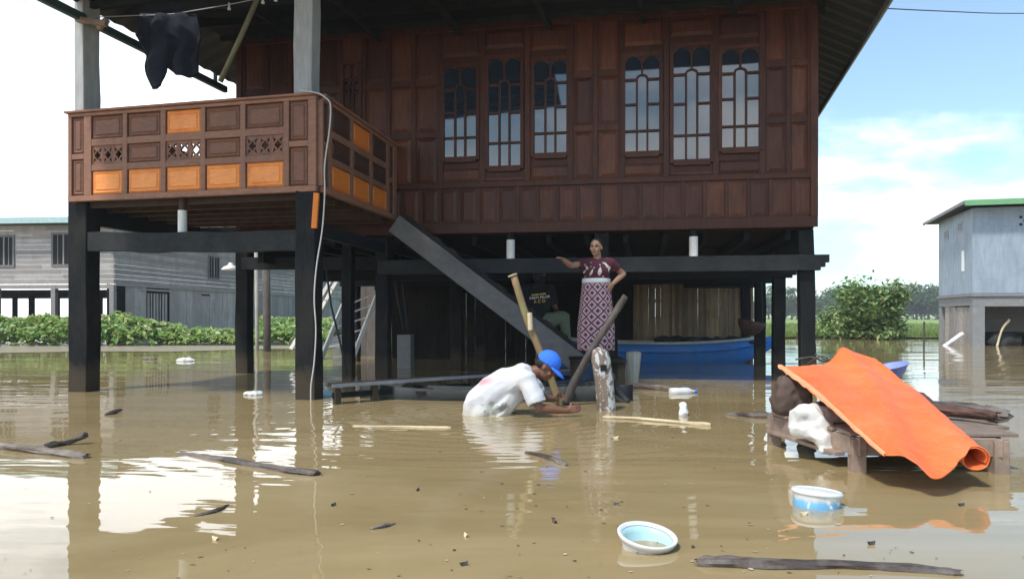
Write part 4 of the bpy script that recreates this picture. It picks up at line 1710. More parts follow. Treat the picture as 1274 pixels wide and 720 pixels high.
def log(name, label, cat, pts, rad, mat, seed=0, n=10, amt=0.35, group=None, flat=None):
    """weathered timber: knots, splits along the grain, ragged ends"""
    m = MB()
    sp_ = smooth_pts([Vector(p) for p in pts], 14)
    k = len(sp_)
    n = max(n, 14)
    rr_ = random.Random(seed * 7 + 1)
    rs = []
    for i in range(k):
        f = i / (k - 1)
        r = rad * (1 + 0.16 * math.sin(5 * f + seed) + 0.10 * mnoise.noise(Vector((f * 14, seed, 0))))
        if i in (0, k - 1):
            r *= 0.75
        rs.append((r, r * flat) if flat else r)
    m.tube(sp_, rs, n)
    rings = [[m.bm.verts[i * n + q_] for q_ in range(n)] for i in range(k)] if m.bm.verts.ensure_lookup_table() is None else []
    for i, ring in enumerate(rings):
        for q_, v in enumerate(ring):
            g_ = mnoise.noise(Vector((q_ * 1.9 + seed, i * 0.10, seed))) + 0.5 * mnoise.noise(Vector((q_ * 3.7, i * 0.28, seed + 4)))
            v.co += (v.co - sp_[i]) * (0.42 * g_ * amt / 0.3)
            if i in (0, k - 1):
                d_ = (sp_[1] - sp_[0]).normalized() * (-1 if i == 0 else 1)
                v.co += d_ * rad * rr_.uniform(-0.3, 1.3)
    return tag(m.build(name, mat, smooth=(mat == 'pale_stick')), label, cat, group)


log('floating_plank', 'narrow brown plank floating below the stump toward a bottle', 'plank', [G(730, 482) + Z3 * 0.03, G(785, 482) + Z3 * 0.035, G(838, 487) + Z3 * 0.02], 0.045, 'driftwood', 1)
# plastic bottle
t = thing('plastic_bottle', 'clear white plastic bottle floating at the end of the plank', 'bottle', G(850, 489))
g = G(850, 489)
mb = MB()
prof = [(-0.17, 0.03), (-0.165, 0.05), (-0.08, 0.052), (-0.04, 0.048), (0.0, 0.052), (0.06, 0.05), (0.10, 0.03), (0.12, 0.018), (0.15, 0.018)]
mb.tube([g + Vector((x, x * 0.3, 0.02)) for x, r in prof], [r for x, r in prof], 14)
mb.build('body', 'white_plastic', t, smooth=True)
mb = MB()
mb.tube([g + Vector((0.15, 0.045, 0.02)), g + Vector((0.175, 0.052, 0.02))], 0.02, 12)
mb.build('cap', 'cap_blue', t)

log('floating_stick', 'long pale stick floating right of the peeling post', 'stick', [G(752, 520) + Z3 * 0.008, G(790, 522) + Z3 * 0.012, G(883, 529.5) + Z3 * 0.01], 0.016, 'pale_stick', 2, group='sticks floating on the water')
log('floating_stick', 'thin straight pale stick floating left of the man', 'stick', [G(440, 530), G(500, 531) + Z3 * 0.004, G(560, 532)], 0.010, 'pale_stick', 3, group='sticks floating on the water')
log('floating_stick', 'dark short stick floating below the man', 'stick', [G(655, 563), G(680, 570) + Z3 * 0.01, G(704, 579)], 0.016, 'wet_driftwood', 4, group='sticks floating on the water')
log('floating_stick', 'tiny dark twig floating near the left log', 'stick', [G(132, 516) + Z3 * 0.01, G(150, 513.5) + Z3 * 0.03], 0.016, 'wet_driftwood', 5, group='sticks floating on the water')
log('floating_stick', 'forked dark twig floating below the long left log', 'stick', [G(243, 642), G(268, 637) + Z3 * 0.01, G(284, 628)], 0.007, 'wet_driftwood', 6, group='sticks floating on the water')
log('floating_stick', 'small brown twig floating in open water left of the teal basin', 'stick', [G(462, 658), G(478, 656) + Z3 * 0.01, G(490, 652)], 0.008, 'driftwood', 7, group='sticks floating on the water')
log('floating_log', 'dark flat log floating at the bottom right corner', 'log', [G(872, 701) + Z3 * 0.0, G(960, 704) + Z3 * 0.004, G(1080, 706) + Z3 * 0.004, G(1188, 713) - Z3 * 0.004], 0.032, 'wet_driftwood', 1, 14, 0.3, 'floating logs', 0.75)
log('floating_log', 'long slim dark log floating between the two porch posts', 'log', [G(222, 563) - Z3 * 0.02, G(285, 574) + Z3 * 0.005, G(340, 584) + Z3 * 0.01, G(393, 591) + Z3 * 0.01], 0.034, 'wet_driftwood', 2, 12, 0.3, 'floating logs', 0.7)
log('floating_log', 'grey brown plank log floating at the far left edge', 'log', [G(-12, 556) + Z3 * 0.02, G(40, 562) + Z3 * 0.02, G(104, 569) + Z3 * 0.01], 0.038, 'driftwood', 3, 12, 0.3, 'floating logs', 0.6)
log('floating_stick', 'dark stub sticking up off the left plank log', 'stick', [G(60, 557) + Z3 * 0.02, G(85, 553) + Z3 * 0.02, G(107, 552) + Z3 * 0.07], 0.022, 'wet_driftwood', 9, group='sticks floating on the water')
log('floating_log', 'small dark log at the waterline left of the orange tarp', 'log', [G(905, 516), G(940, 519) + Z3 * 0.02, G(972, 520) + Z3 * 0.02], 0.026, 'wet_driftwood', 5, 10, 0.3, 'floating logs')

LEAFDEB = [(415, 629, 'dark'), (1084, 677, 'dark'), (1000, 640, 'pale'), (580, 667, 'pale'), (268, 671, 'pale'), (1196, 629, 'dark'), (765, 545, 'pale'), (577, 703, 'dark'),
           (520, 610, 'dark'), (690, 650, 'dark'), (767, 628, 'dark')]


def bag(name, label, cat, g, r, mat, seed, group=None):
    m = MB()
    rr = random.Random(seed)
    m.ell(g + Vector((0, 0, r[2] * 0.3)), r, seg=14)
    for k in range(5):
        m.ell(g + Vector((rr.uniform(-.6, .6) * r[0], rr.uniform(-.5, .5) * r[1], r[2] * rr.uniform(0.2, 0.9))), (r[0] * 0.45, r[1] * 0.5, r[2] * 0.5), seg=10)
    m = remesh(m, min(r) * 0.22, 2)
    m.jitter(min(r) * 0.35, 0.9 / min(r), seed)
    return tag(m.build(name, mat, smooth=True), label, cat, group)


bag('plastic_bag', 'small white plastic bag standing up in the water below the bottle', 'bag', G(850, 516), (0.045, 0.05, 0.10), 'white_plastic', 2, 'white litter on the water')
bag('plastic_bag', 'white plastic lump floating far off in front of the green plants', 'bag', G(231, 449), (0.19, 0.10, 0.06), 'white_plastic', 3, 'white litter on the water')
bag('plastic_bag', 'white foam piece floating at the foot of an inner porch post', 'bag', G(315, 491), (0.12, 0.08, 0.035), 'white_plastic', 4, 'white litter on the water')
bag('plastic_bag', 'crumpled pale bluish bag by the foot of the porch corner post', 'bag', G(406, 492), (0.07, 0.08, 0.05), 'teal_plastic', 5, 'white litter on the water')
bag('floating_debris', 'low brown scum floating left of the white lump', 'debris', G(186, 447), (0.16, 0.1, 0.03), 'driftwood', 6)


def leaf_deb(label, g, pale, r):
    m = MB()
    rr = random.Random(int(g.x * 100))
    a = rr.uniform(0, 3)
    nn = 9
    vs = []
    for k in range(nn):
        f = 2 * math.pi * k / nn
        x, y = math.cos(f) * r, math.sin(f) * r * 0.45
        vs.append(m.bm.verts.new(g + Vector((x * math.cos(a) - y * math.sin(a), x * math.sin(a) + y * math.cos(a), 0.006 + 0.01 * math.cos(2 * f)))))
    top = m.bm.verts.new(g + Z3 * 0.014)
    bot = m.bm.verts.new(g - Z3 * 0.004)
    for k in range(nn):
        m.face([vs[k], vs[(k + 1) % nn], top])
        m.face([vs[(k + 1) % nn], vs[k], bot])
    return tag(m.build('floating_leaf', 'pale_stick' if pale else 'wet_driftwood'), label, 'leaf', 'leaves drifting on the water')


lab = ['dark leaf floating in open water right of the long log', 'dark leaf floating above the bottom right log', 'pale scrap floating just under the blue and white tub',
       'tiny pale leaf floating left of the teal basin', 'pale leaf floating in the lower left water', 'dark leaf floating below the right table leg',
       'pale leaf floating under the long pale stick', 'dark leaf at the bottom centre edge', 'faint dark leaf floating in the middle of the brown water',
       'dark leaf floating above and left of the teal basin', 'dark leaf floating just above the teal basin']
for (px, py, kd), l in zip(LEAFDEB, lab):
    leaf_deb(l, G(px, py), kd == 'pale', 0.019 if py > 600 else 0.035)

mb = MB()
r = random.Random(77)
for i in range(480):
    px, py = r.uniform(-30, 1300), 440 + 290 * r.random() ** 0.8
    g = G(px, py)
    if mnoise.noise(Vector((g.x * 0.7, g.y * 0.7, 5))) < -0.12 and r.random() < 0.8:
        continue
    rad = r.uniform(0.002, 0.0065) * (1 + 0.22 * g.y) * r.choice((0.6, 1, 1, 1.3))
    a = r.uniform(0, 6.28)
    el = r.uniform(0.25, 0.8)
    vs = []
    for k in range(6):
        f = 1.047 * k
        x, y = math.cos(f) * rad * r.uniform(0.7, 1.2), math.sin(f) * rad * el
        vs.append(mb.bm.verts.new(g + Vector((x * math.cos(a) - y * math.sin(a), x * math.sin(a) + y * math.cos(a), 0.004))))
    mb.face(vs)
tag(mb.build('floating_litter', 'litter', recalc=False, raw=True), 'tiny flecks of leaf litter and scum scattered over the flood water', 'litter', kind='stuff')

# ------------------------------------------------------------------ table with tarp and its load
TZ = 0.20
A_ = Vector((2.10, 4.55, 0)); B_ = Vector((2.93, 4.50, 0)); C_ = Vector((3.55, 5.75, 0)); D_ = Vector((1.93, 5.50, 0))
tb = thing('wooden_table', 'low rough wooden bench standing in the water under the orange tarp', 'bench', (A_ + B_ + C_ + D_) / 4)
for nm, p in (('leg', A_), ('leg', B_), ('leg', C_), ('leg', D_)):
    m = MB()
    m.box((p.x, p.y, -0.25), (0.085, 0.085, 0.9), -0.1)
    m.build(nm, 'table_wood', tb, bevel=0.006)
for (a, b) in ((D_, A_), (A_, B_), (B_, C_), (C_, D_)):
    m = MB()
    m.beam(a + Z3 * 0.155 - (b - a).normalized() * 0.05, b + Z3 * 0.155 + (b - a).normalized() * 0.05, 0.035, 0.11)
    m.build('apron', 'table_wood', tb, bevel=0.005)
m = MB()
for i in range(9):
    f = (i + 0.5) / 9
    a, b = D_.lerp(A_, f), C_.lerp(B_, f)
    d = (b - a).normalized()
    m.beam(a - d * rng.uniform(0.0, 0.05) + Z3 * (0.226), b + d * rng.uniform(0.02, 0.1) + Z3 * 0.226, 0.115, 0.022)
m.build('tabletop', 'table_wood', tb, bevel=0.004)
m = MB()
m.beam(D_ + Vector((-0.03, 0.0, 0.10)), A_ + Vector((-0.06, 0.1, 0.09)), 0.07, 0.025)
m.build('lower_rail', 'table_wood', tb, bevel=0.004)

# stiff brown sack
m = MB()
bp = Vector((2.0, 5.36, 0.238))
for zz, kx_, ky_ in ((0.05, 0.11, 0.10), (0.11, 0.12, 0.11), (0.175, 0.115, 0.105), (0.225, 0.095, 0.09)):
    for sx in (-1, 1):
        for sy in (-1, 1):
            m.ell(bp + Vector((sx * (kx_ - 0.055), sy * (ky_ - 0.055), zz)), (0.07, 0.07, 0.065), seg=12)
    m.ell(bp + Vector((0, 0, zz)), (kx_, ky_, 0.06), seg=14)
m.chain([(bp + Vector((0.02, 0, 0.22)), 0.05), (bp + Vector((0.04, 0.02, 0.275)), 0.022)])
m = remesh(m, 0.013, 45)
for v in m.bm.verts:
    v.co += Vector((0.5, -0.6, 0.2)) * (0.007 * math.sin(v.co.z * 45 + v.co.x * 35 + 4 * mnoise.noise(v.co * 6)))
m.jitter(0.016, 7)
m.jitter(0.008, 24)
for v in m.bm.verts:
    v.co.z = max(v.co.z, 0.239)
tag(m.build('brown_sack', 'brown_clay', smooth=True), 'stiff dark brown sack under the left tarp corner', 'sack')
# white cloth bundle
m = MB()
q = P(1015, 522, 4.95)
for (dx, dy, dz, r) in ((-0.09, 0, 0.01, 0.085), (-0.04, -0.03, 0.04, 0.075), (0.02, 0.02, 0.03, 0.08), (0.09, 0.03, 0.01, 0.075), (0.0, -0.05, -0.04, 0.09), (-0.07, -0.06, -0.06, 0.08), (0.15, 0.05, -0.01, 0.06), (-0.10, -0.02, -0.05, 0.085), (-0.02, -0.13, -0.10, 0.06), (0.0, -0.16, -0.17, 0.045), (-0.12, -0.05, 0.05, 0.05)):
    m.ell(q + Vector((dx, dy, dz)), (r * 1.15, r, r * 0.9), seg=12)
m = remesh(m, 0.014, 3)
for v in m.bm.verts:
    v.co += Vector((0.3, 0, 1)) * (0.008 * math.sin(v.co.x * 55 + v.co.z * 50 + v.co.y * 20) + 0.006 * math.sin(v.co.x * 31 - v.co.z * 60))
m.jitter(0.018, 8)
m.jitter(0.007, 24)
for v in m.bm.verts:
    if v.co.y > D_.lerp(A_, 0.5).y - 0.12 and ((A_ - D_).normalized().cross(Vector((v.co.x, v.co.y, 0)) - D_)).z > -0.02:
        v.co.z = max(v.co.z, 0.239)
tag(m.build('white_sack', 'sack_cloth', smooth=True), 'crumpled white sack lying on the bench below the tarp', 'sack')
# logs on the right of the table
log('firewood_log', 'reddish brown log with cut end on the right of the bench', 'log', [Vector((2.75, 5.3, 0.29)), Vector((3.0, 5.1, 0.30)), Vector((3.13, 4.85, 0.30))], 0.036, 'reddish_log', 1, 12, 0.3, 'logs on the bench')
log('firewood_log', 'dark crooked log lying behind the reddish one on the bench', 'log', [Vector((2.7, 5.5, 0.29)), Vector((3.1, 5.25, 0.30)), Vector((3.30, 5.0, 0.275))], 0.042, 'wet_driftwood', 4, 12, 0.4, 'logs on the bench')
log('firewood_log', 'split plank log along the back of the bench', 'log', [Vector((2.3, 5.62, 0.28)), Vector((2.9, 5.6, 0.29)), Vector((3.42, 5.42, 0.285))], 0.045, 'table_wood', 6, 8, 0.3, 'logs on the bench', 0.6)
# box under the tarp carrying its ridge
m = MB()
m.box((2.50, 5.45, 0.31), (0.45, 0.30, 0.13), -0.5)
m.jitter(0.02, 4)
tag(m.build('cargo_box', 'brown_clay', bevel=0.02), 'brown box hidden under the orange tarp on the bench', 'box')
# blue violet basin behind the ridge
bs = G(1110, 470, 0.5)
m = MB()
q = P(1108, 461, 6.0)
m.lathe(q, [(0.06, -0.06), (0.10, -0.03), (0.135, 0.03), (0.145, 0.035), (0.14, 0.045), (0.125, 0.035), (0.09, -0.02), (0.02, -0.035)], 28, closed=False)
m.bm.transform(Matrix.Translation(q) @ Matrix.Rotation(R(-14), 4, 'Y') @ Matrix.Translation(-q))
tag(m.build('blue_basin', 'violet_plastic', smooth=True), 'violet blue plastic basin resting behind the tarp', 'basin')
# what the basin rests on
m = MB()
for k in range(4):
    m.ell(Vector((q.x - 0.12 + 0.07 * k, 5.72 + 0.04 * math.sin(k), 0.29 + 0.03 * math.sin(k * 2.1))), (0.06, 0.08, 0.09), seg=10)
m.chain([((q.x - 0.1, 5.72, 0.28), 0.09), ((q.x + 0.13, 5.7, 0.27), 0.06)])
m = remesh(m, 0.03, 2)
m.jitter(0.03, 6)
for v in m.bm.verts:
    v.co.z = max(v.co.z, 0.239)
tag(m.build('cloth_bundle', 'reddish_log', smooth=True), 'dark reddish bundle under the violet basin behind the tarp', 'sack')


# tarp: a sheet whose edges follow the drape
def tarp():
    # four border polylines, from pixel + depth
    back = [P(968, 455, 5.35), P(1003, 456, 5.55), P(1030, 452, 5.75), P(1046, 434, 5.95), P(1062, 438, 5.95), P(1085, 445, 5.85)]
    front = [P(1100, 566, 4.08), P(1118, 566, 4.01), P(1133, 578, 3.95), P(1150, 595, 3.88), P(1172, 582, 3.93), P(1192, 552, 4.08)]

    def poly(pl, t):
        f = t * (len(pl) - 1)
        i = min(int(f), len(pl) - 2)
        f -= i
        p0, p1, p2, p3 = pl[max(i - 1, 0)], pl[i], pl[i + 1], pl[min(i + 2, len(pl) - 1)]
        return 0.5 * ((2 * p1) + (p2 - p0) * f + (2 * p0 - 5 * p1 + 4 * p2 - p3) * f * f + (3 * p1 - p0 - 3 * p2 + p3) * f ** 3)
    left = [P(968, 455, 5.35), P(992, 474, 5.2), P(1022, 499, 4.82), P(1060, 532, 4.42), P(1100, 566, 4.08)]
    right = [P(1085, 445, 5.85), P(1130, 480, 5.45), P(1165, 512, 4.75), P(1192, 536, 4.34), P(1208, 556, 4.08)]

    def fn(u, v):
        b, f = poly(back, u), poly(front, u)
        l, r = poly(left, v), poly(right, v)
        c = (back[0] * (1 - u) * (1 - v) + back[-1] * u * (1 - v) + front[0] * (1 - u) * v + front[-1] * u * v)
        p = b * (1 - v) + f * v + l * (1 - u) + r * u - c
        bulge = math.sin(math.pi * u) * math.sin(math.pi * min(1, v * 1.0)) * 0.07
        fold = 0.012 * math.sin(u * 13 + v * 3) * math.sin(math.pi * v) + 0.02 * math.sin(v * 6 + u * 2) * math.sin(math.pi * u)
        return p + Vector((0.1, -0.35, 0.9)) * (bulge + fold)
    m = MB()
    nu, nv = 44, 50
    vs = m.grid(fn, nu, nv)
    # rolled right edge
    prev = [vs[j][-1] for j in range(nv)]
    steps = 34
    for k in range(1, steps + 1):
        cur = []
        ang = k / steps * math.pi * 2.75
        for j in range(nv):
            e0 = fn(1, j / (nv - 1))
            tan = (fn(1, min(1, j / (nv - 1) + 0.02)) - fn(1, max(0, j / (nv - 1) - 0.02))).normalized()
            out = (fn(1, j / (nv - 1)) - fn(0.93, j / (nv - 1)))
            out = (out - tan * out.dot(tan)).normalized()
            nrm = tan.cross(out)
            if nrm.z < 0: nrm = -nrm
            r = 0.05 + 0.024 * (j / (nv - 1)) ** 2
            r *= 1 - 0.22 * k / steps
            c = e0 - nrm * (0.05 + 0.024 * (j / (nv - 1)) ** 2)
            cur.append(m.bm.verts.new(c + nrm * (r * math.cos(ang)) + out * (r * math.sin(ang))))
        for j in range(nv - 1):
            m.face([prev[j], cur[j], cur[j + 1], prev[j + 1]])
        prev = cur
    m.jitter(0.012, 5)
    m.jitter(0.006, 16)
    quad = [A_, B_, C_, D_]
    for v in m.bm.verts:
        ins_ = all(((quad[(i + 1) % 4] - quad[i]).normalized().cross(Vector((v.co.x, v.co.y, 0)) - quad[i])).z > -0.09 for i in range(4))
        if ins_ and v.co.z < 0.262:
            v.co.z = 0.262 + 0.15 * max(0, v.co.z - 0.2)
    o = m.build('orange_tarp', 'orange_tarp', smooth=True)
    s = o.modifiers.new('thick', 'SOLIDIFY')
    s.thickness = 0.006
    s.offset = -1
    hm = MB()
    r_ = random.Random(4)
    rows_ = []
    for j in range(60):
        v_ = j / 59
        e0, e1 = fn(0, v_), fn(0.034 + 0.016 * mnoise.noise(Vector((j * 0.13, 2, 1))), v_)
        dn = Vector((-0.25, -0.5, 0.1)).normalized() * 0.012
        rows_.append((hm.bm.verts.new(e0 + dn - Z3 * (0.010 + 0.010 * mnoise.noise(Vector((j * 0.3, 7, 1))))), hm.bm.verts.new(e0 + dn + Z3 * 0.008), hm.bm.verts.new(e1 + Z3 * 0.012)))
    for a_, b_ in zip(rows_, rows_[1:]):
        for k in range(2):
            hm.face([a_[k], a_[k + 1], b_[k + 1], b_[k]])
    h_ = hm.build('frayed_hem', 'pale_hem', o, smooth=True)
    h_['label'] = 'paler frayed edge of the tarp'
    return tag(o, 'bright orange tarpaulin sheet rolled at one edge and draped over the bench', 'tarp')


tarp()
mb = MB()
mb.tube(smooth_pts([P(990, 447, 6.2), P(1010, 444, 6.1), P(1025, 449, 6.0), P(1040, 443, 6.0), P(1048, 437, 6.0)], 6), 0.008, 6)
mb.tube(smooth_pts([P(1005, 452, 6.1), P(1022, 443, 6.0), P(1036, 448, 6.0), P(1050, 440, 6.0)], 6), 0.007, 6)
mb.tube([P(1014, 440, 6.0), P(1034, 451, 5.95)], 0.007, 6)
tag(mb.build('rope_tangle', 'grey_stick', smooth=True), 'tangle of grey rope on the tarp back edge', 'rope')

# hanging bundle under the third beam
bd = P(934, 405, 13.7)
t = thing('hanging_basket', 'dark brown basket hung on the third right post', 'basket', bd)
m = MB()
m.lathe(bd, [(0.06, -0.18), (0.16, -0.12), (0.23, 0.0), (0.25, 0.08), (0.22, 0.075), (0.14, -0.08), (0.03, -0.12)], 24)
m.bm.transform(Matrix.Translation(bd) @ Matrix.Rotation(R(12), 4, 'Y') @ Matrix.Translation(-bd))
m.build('bowl', 'reddish_log', t, smooth=True)
m = MB()
m.tube([bd + Vector((0.22, 0, 0.06)), Vector((bd.x + 0.2, bd.y, 1.56))], 0.008, 6)
m.build('hanger', 'black_cable', t)

# ------------------------------------------------------------------ tubs
g = G(1015, 628)
t = thing('paint_tub', 'floating round tub with white rim and blue printed band', 'tub', g - Z3 * 0.028)
m = MB()
R0 = 0.118
m.lathe((0, 0, 0), [(0.098, -0.09), (0.103, -0.05), (0.109, 0.02), (0.114, 0.085), (0.117, 0.09), (0.117, 0.104), (0.110, 0.106), (0.104, 0.08), (0.095, -0.06), (0.02, -0.065)], 40)
m.bm.transform(Matrix.Rotation(R(5), 4, 'Y') @ Matrix.Rotation(R(-4), 4, 'X'))
m.build('body', 'tub_print', t, local=True, smooth=True)
m = MB()
m.lathe((0, 0, 0), [(0.119, 0.083), (0.1225, 0.087), (0.1225, 0.097), (0.119, 0.1)], 40)
m.bm.transform(Matrix.Rotation(R(5), 4, 'Y') @ Matrix.Rotation(R(-4), 4, 'X'))
m.build('rim', 'white_plastic', t, local=True, smooth=True)

g = G(803, 679)
t = thing('teal_basin', 'floating pale teal basin with a thick rim tilted toward the viewer', 'basin', g - Z3 * 0.014)
rot = Matrix.Rotation(R(6), 4, 'Y') @ Matrix.Rotation(R(9), 4, 'X')
m = MB()
m.lathe((0, 0, 0), [(0.075, -0.06), (0.09, -0.02), (0.102, 0.03), (0.106, 0.055), (0.102, 0.056), (0.094, 0.03), (0.08, -0.01), (0.06, -0.03), (0.01, -0.035)], 44)
m.bm.transform(rot)
m.build('bowl', 'white_plastic', t, local=True, smooth=True)
m = MB()
m.lathe((0, 0, 0), [(0.01, -0.030), (0.062, -0.0255), (0.0825, -0.005), (0.0965, 0.032), (0.1035, 0.056), (0.1015, 0.056), (0.0925, 0.032), (0.0785, -0.003), (0.06, -0.022), (0.01, -0.026)], 44)
m.bm.transform(rot)
m.build('lining', 'teal_plastic', t, local=True, smooth=True)
m = MB()
m.lathe((0, 0, 0), [(0.104, 0.040), (0.112, 0.040), (0.122, 0.058), (0.124, 0.066), (0.120, 0.070), (0.110, 0.066), (0.104, 0.058)], 44, closed=False)
for v in m.bm.verts:
    pass
m.bm.faces.ensure_lookup_table()
big = [f for f in m.bm.faces if len(f.verts) > 10]
bmesh.ops.delete(m.bm, geom=big, context='FACES_ONLY')
m.bm.transform(rot)
m.build('rim', 'white_plastic', t, local=True, smooth=True)


# ------------------------------------------------------------------ people
def hand(mb, wrist, direction, palm_n, size=1.0, curl=0.4, thumb_side=1):
    d = Vector(direction).normalized()
    n = Vector(palm_n).normalized()
    n = (n - d * n.dot(d)).normalized()
    s = d.cross(n) * thumb_side
    wrist = Vector(wrist)
    L = 0.085 * size
    for k in (-1, -0.33, 0.33, 1):
        mb.capsule(wrist + s * (0.012 * k), wrist + d * L + s * (0.028 * k * size), 0.016, 0.0125 * size, 8)
    for i, (k, ln) in enumerate(((1, 0.068), (0.34, 0.078), (-0.34, 0.072), (-1, 0.056))):
        p = wrist + d * L + s * (0.029 * k * size)
        a = 0
        dd = d
        for j, fr in enumerate((0.45, 0.32, 0.23)):
            a += curl * (0.9 if j else 0.6)
            dd = d * math.cos(a) + n * math.sin(a)
            q = p + dd * (ln * fr * size)
            mb.capsule(p, q, (0.0095 - 0.001 * j) * size, (0.009 - 0.001 * j) * size, 8)
            p = q
    p = wrist + d * 0.025 + s * 0.025
    q = p + (d * 0.6 + s * 0.6 + n * 0.25).normalized() * 0.045 * size
    r_ = q + (d * 0.85 + s * 0.15 + n * 0.35).normalized() * 0.035 * size
    mb.capsule(p, q, 0.0135, 0.0105 * size, 8)
    mb.capsule(q, r_, 0.0105 * size, 0.0085 * size, 8)


def head_shape(mb, M, k=1.0):
    """head with face looking along local -Y; M maps local to body space"""
    def e(c, r, rz=0):
        rot = M.to_quaternion().to_matrix()
        mb.ell(M @ Vector(c), r, rot)
    e((0, 0.012, 0.025), (0.073 * k, 0.092 * k, 0.088 * k))
    e((0, -0.022, -0.045), (0.056 * k, 0.066 * k, 0.068 * k))
    e((0, -0.05, -0.088), (0.03 * k, 0.03 * k, 0.022 * k))
    e((0, -0.092, -0.018), (0.0135, 0.020, 0.014))
    e((0, -0.084, 0.004), (0.009, 0.016, 0.024))
    e((0, -0.080, -0.052), (0.024, 0.014, 0.009))
    e((0, -0.078, -0.064), (0.020, 0.012, 0.008))
    e((0, -0.074, 0.030), (0.045, 0.014, 0.010))
    for s in (-1, 1):
        e((s * 0.038, -0.060, -0.026), (0.024, 0.02, 0.02))
        e((s * 0.072, 0.008, -0.008), (0.010, 0.020, 0.031))


def paint_face(mb, M):
    Mi = M.inverted()
    for f in mb.bm.faces:
        c = Mi @ f.calc_center_median()
        if c.y < -0.05 and abs(abs(c.x) - 0.031) < 0.014 and abs(c.z - 0.010) < 0.0075:
            f.material_index = 1
        elif c.y < -0.06 and abs(abs(c.x) - 0.032) < 0.019 and abs(c.z - 0.034) < 0.004:
            f.material_index = 1
        elif c.y < -0.06 and abs(c.x) < 0.024 and abs(c.z + 0.058) < 0.009:
            f.material_index = 2


# --- standing woman
WD = 9.5
wbase = Vector(((742 - CX) / F * WD, WD, 0.405))
wm = thing('person', 'standing person in a maroon top and diamond patterned long skirt, one hand on hip', 'person', wbase)
mb = MB()
MH = Matrix.Translation((-0.005, -0.01, 1.405)) @ Matrix.Rotation(R(-24), 4, 'Z') @ Matrix.Rotation(R(3), 4, 'X')
head_shape(mb, MH, 0.98)
mb.chain([((0.01, 0.015, 1.34), 0.048), ((0.018, 0.02, 1.24), 0.054)])
mb.ell((0.02, 0.02, 1.13), (0.155, 0.10, 0.14))
mb.ell((0.0, 0.02, 0.95), (0.15, 0.11, 0.15))
mb.ell((0.0, 0.02, 0.80), (0.17, 0.13, 0.14))
mb.chain([((-0.13, 0.02, 1.215), 0.055), ((0.165, 0.02, 1.22), 0.055)])
# right arm stretched out towards the stair
sR, eR, wR = Vector((-0.15, 0.01, 1.205)), Vector((-0.335, -0.15, 1.165)), Vector((-0.44, -0.34, 1.225))
mb.chain([(sR, 0.050), (sR.lerp(eR, 0.5), 0.044), (eR, 0.036)])
mb.chain([(eR, 0.038), (eR.lerp(wR, 0.35), 0.038), (wR, 0.025)])
hand(mb, wR, (-0.55, -0.75, 0.22), (0, 0.2, -1), 0.95, 0.30, 1)
sL, eL, wL = Vector((0.185, 0.02, 1.205)), Vector((0.36, 0.13, 1.075)), Vector((0.205, -0.06, 0.945))
mb.chain([(sL, 0.052), (sL.lerp(eL, 0.5), 0.046), (eL, 0.037)])
mb.chain([(eL, 0.039), (eL.lerp(wL, 0.35), 0.039), (wL, 0.026)])
hand(mb, wL, (-0.55, -0.25, -0.75), (-0.6, 0.7, 0.2), 0.95, 0.25, -1)
for s in (-1, 1):
    mb.chain([((s * 0.085, 0.02, 0.74), 0.085), ((s * 0.09, 0.01, 0.42), 0.055), ((s * 0.09, 0.02, 0.30), 0.052), ((s * 0.09, 0.03, 0.07), 0.034)])
    mb.chain([((s * 0.09, 0.04, 0.035), 0.034), ((s * 0.10, -0.12, 0.022), 0.026)])
body = remesh(mb, 0.0065, 5)
paint_face(body, MH)
body.build('body', ['skin', 'eye_dark', 'lip'], wm, local=True, smooth=True)
# hair gathered at the back
mb = MB()
Lh = lambda p: MH @ Vector(p)
r3 = MH.to_3x3()
mb.ell(Lh((0, 0.028, 0.036)), (0.080, 0.093, 0.090), r3)
mb.ell(Lh((0, 0.10, -0.02)), (0.045, 0.04, 0.05), r3)
hb = remesh(mb, 0.007, 3)
Mi = MH.inverted()
dele = [v for v in hb.bm.verts if (lambda c: c.y < -0.012 and c.z < 0.075 - 0.35 * abs(c.x) or (c.z < -0.055 and c.y < 0.05))(Mi @ v.co)]
bmesh.ops.delete(hb.bm, geom=dele, context='VERTS')
hb.jitter(0.004, 30)
o = hb.build('hair', 'hair', wm, local=True, smooth=True)
# bodice with short sleeves
mb = MB()
mb.ell((0.02, 0.015, 1.13), (0.178, 0.125, 0.135))
mb.ell((-0.055, -0.055, 1.10), (0.085, 0.085, 0.075))
mb.ell((0.075, -0.055, 1.10), (0.085, 0.085, 0.075))
mb.ell((0.005, 0.015, 1.02), (0.172, 0.13, 0.09))
mb.chain([((-0.13, 0.02, 1.205), 0.070), ((0.17, 0.02, 1.21), 0.070)])
mb.chain([(sR, 0.068), (sR.lerp(eR, 0.42), 0.066)])
mb.chain([(sL, 0.070), (sL.lerp(eL, 0.40), 0.068)])
bd_ = remesh(mb, 0.010, 4)
# scooped neck
for (s_, e_, f_) in ((sR, eR, 0.55), (sL, eL, 0.52)):
    c_ = s_.lerp(e_, f_)
    d_ = (e_ - s_).normalized()
    bmesh.ops.delete(bd_.bm, geom=[v for v in bd_.bm.verts if (v.co - c_).dot(d_) > 0 and (v.co - c_).length < 0.16], context='VERTS')
bd_.bm.verts.ensure_lookup_table()
bod_bvh = BVHTree.FromBMesh(bd_.bm)
bd_.build('bodice', 'bodice_print', wm, local=True, smooth=True)
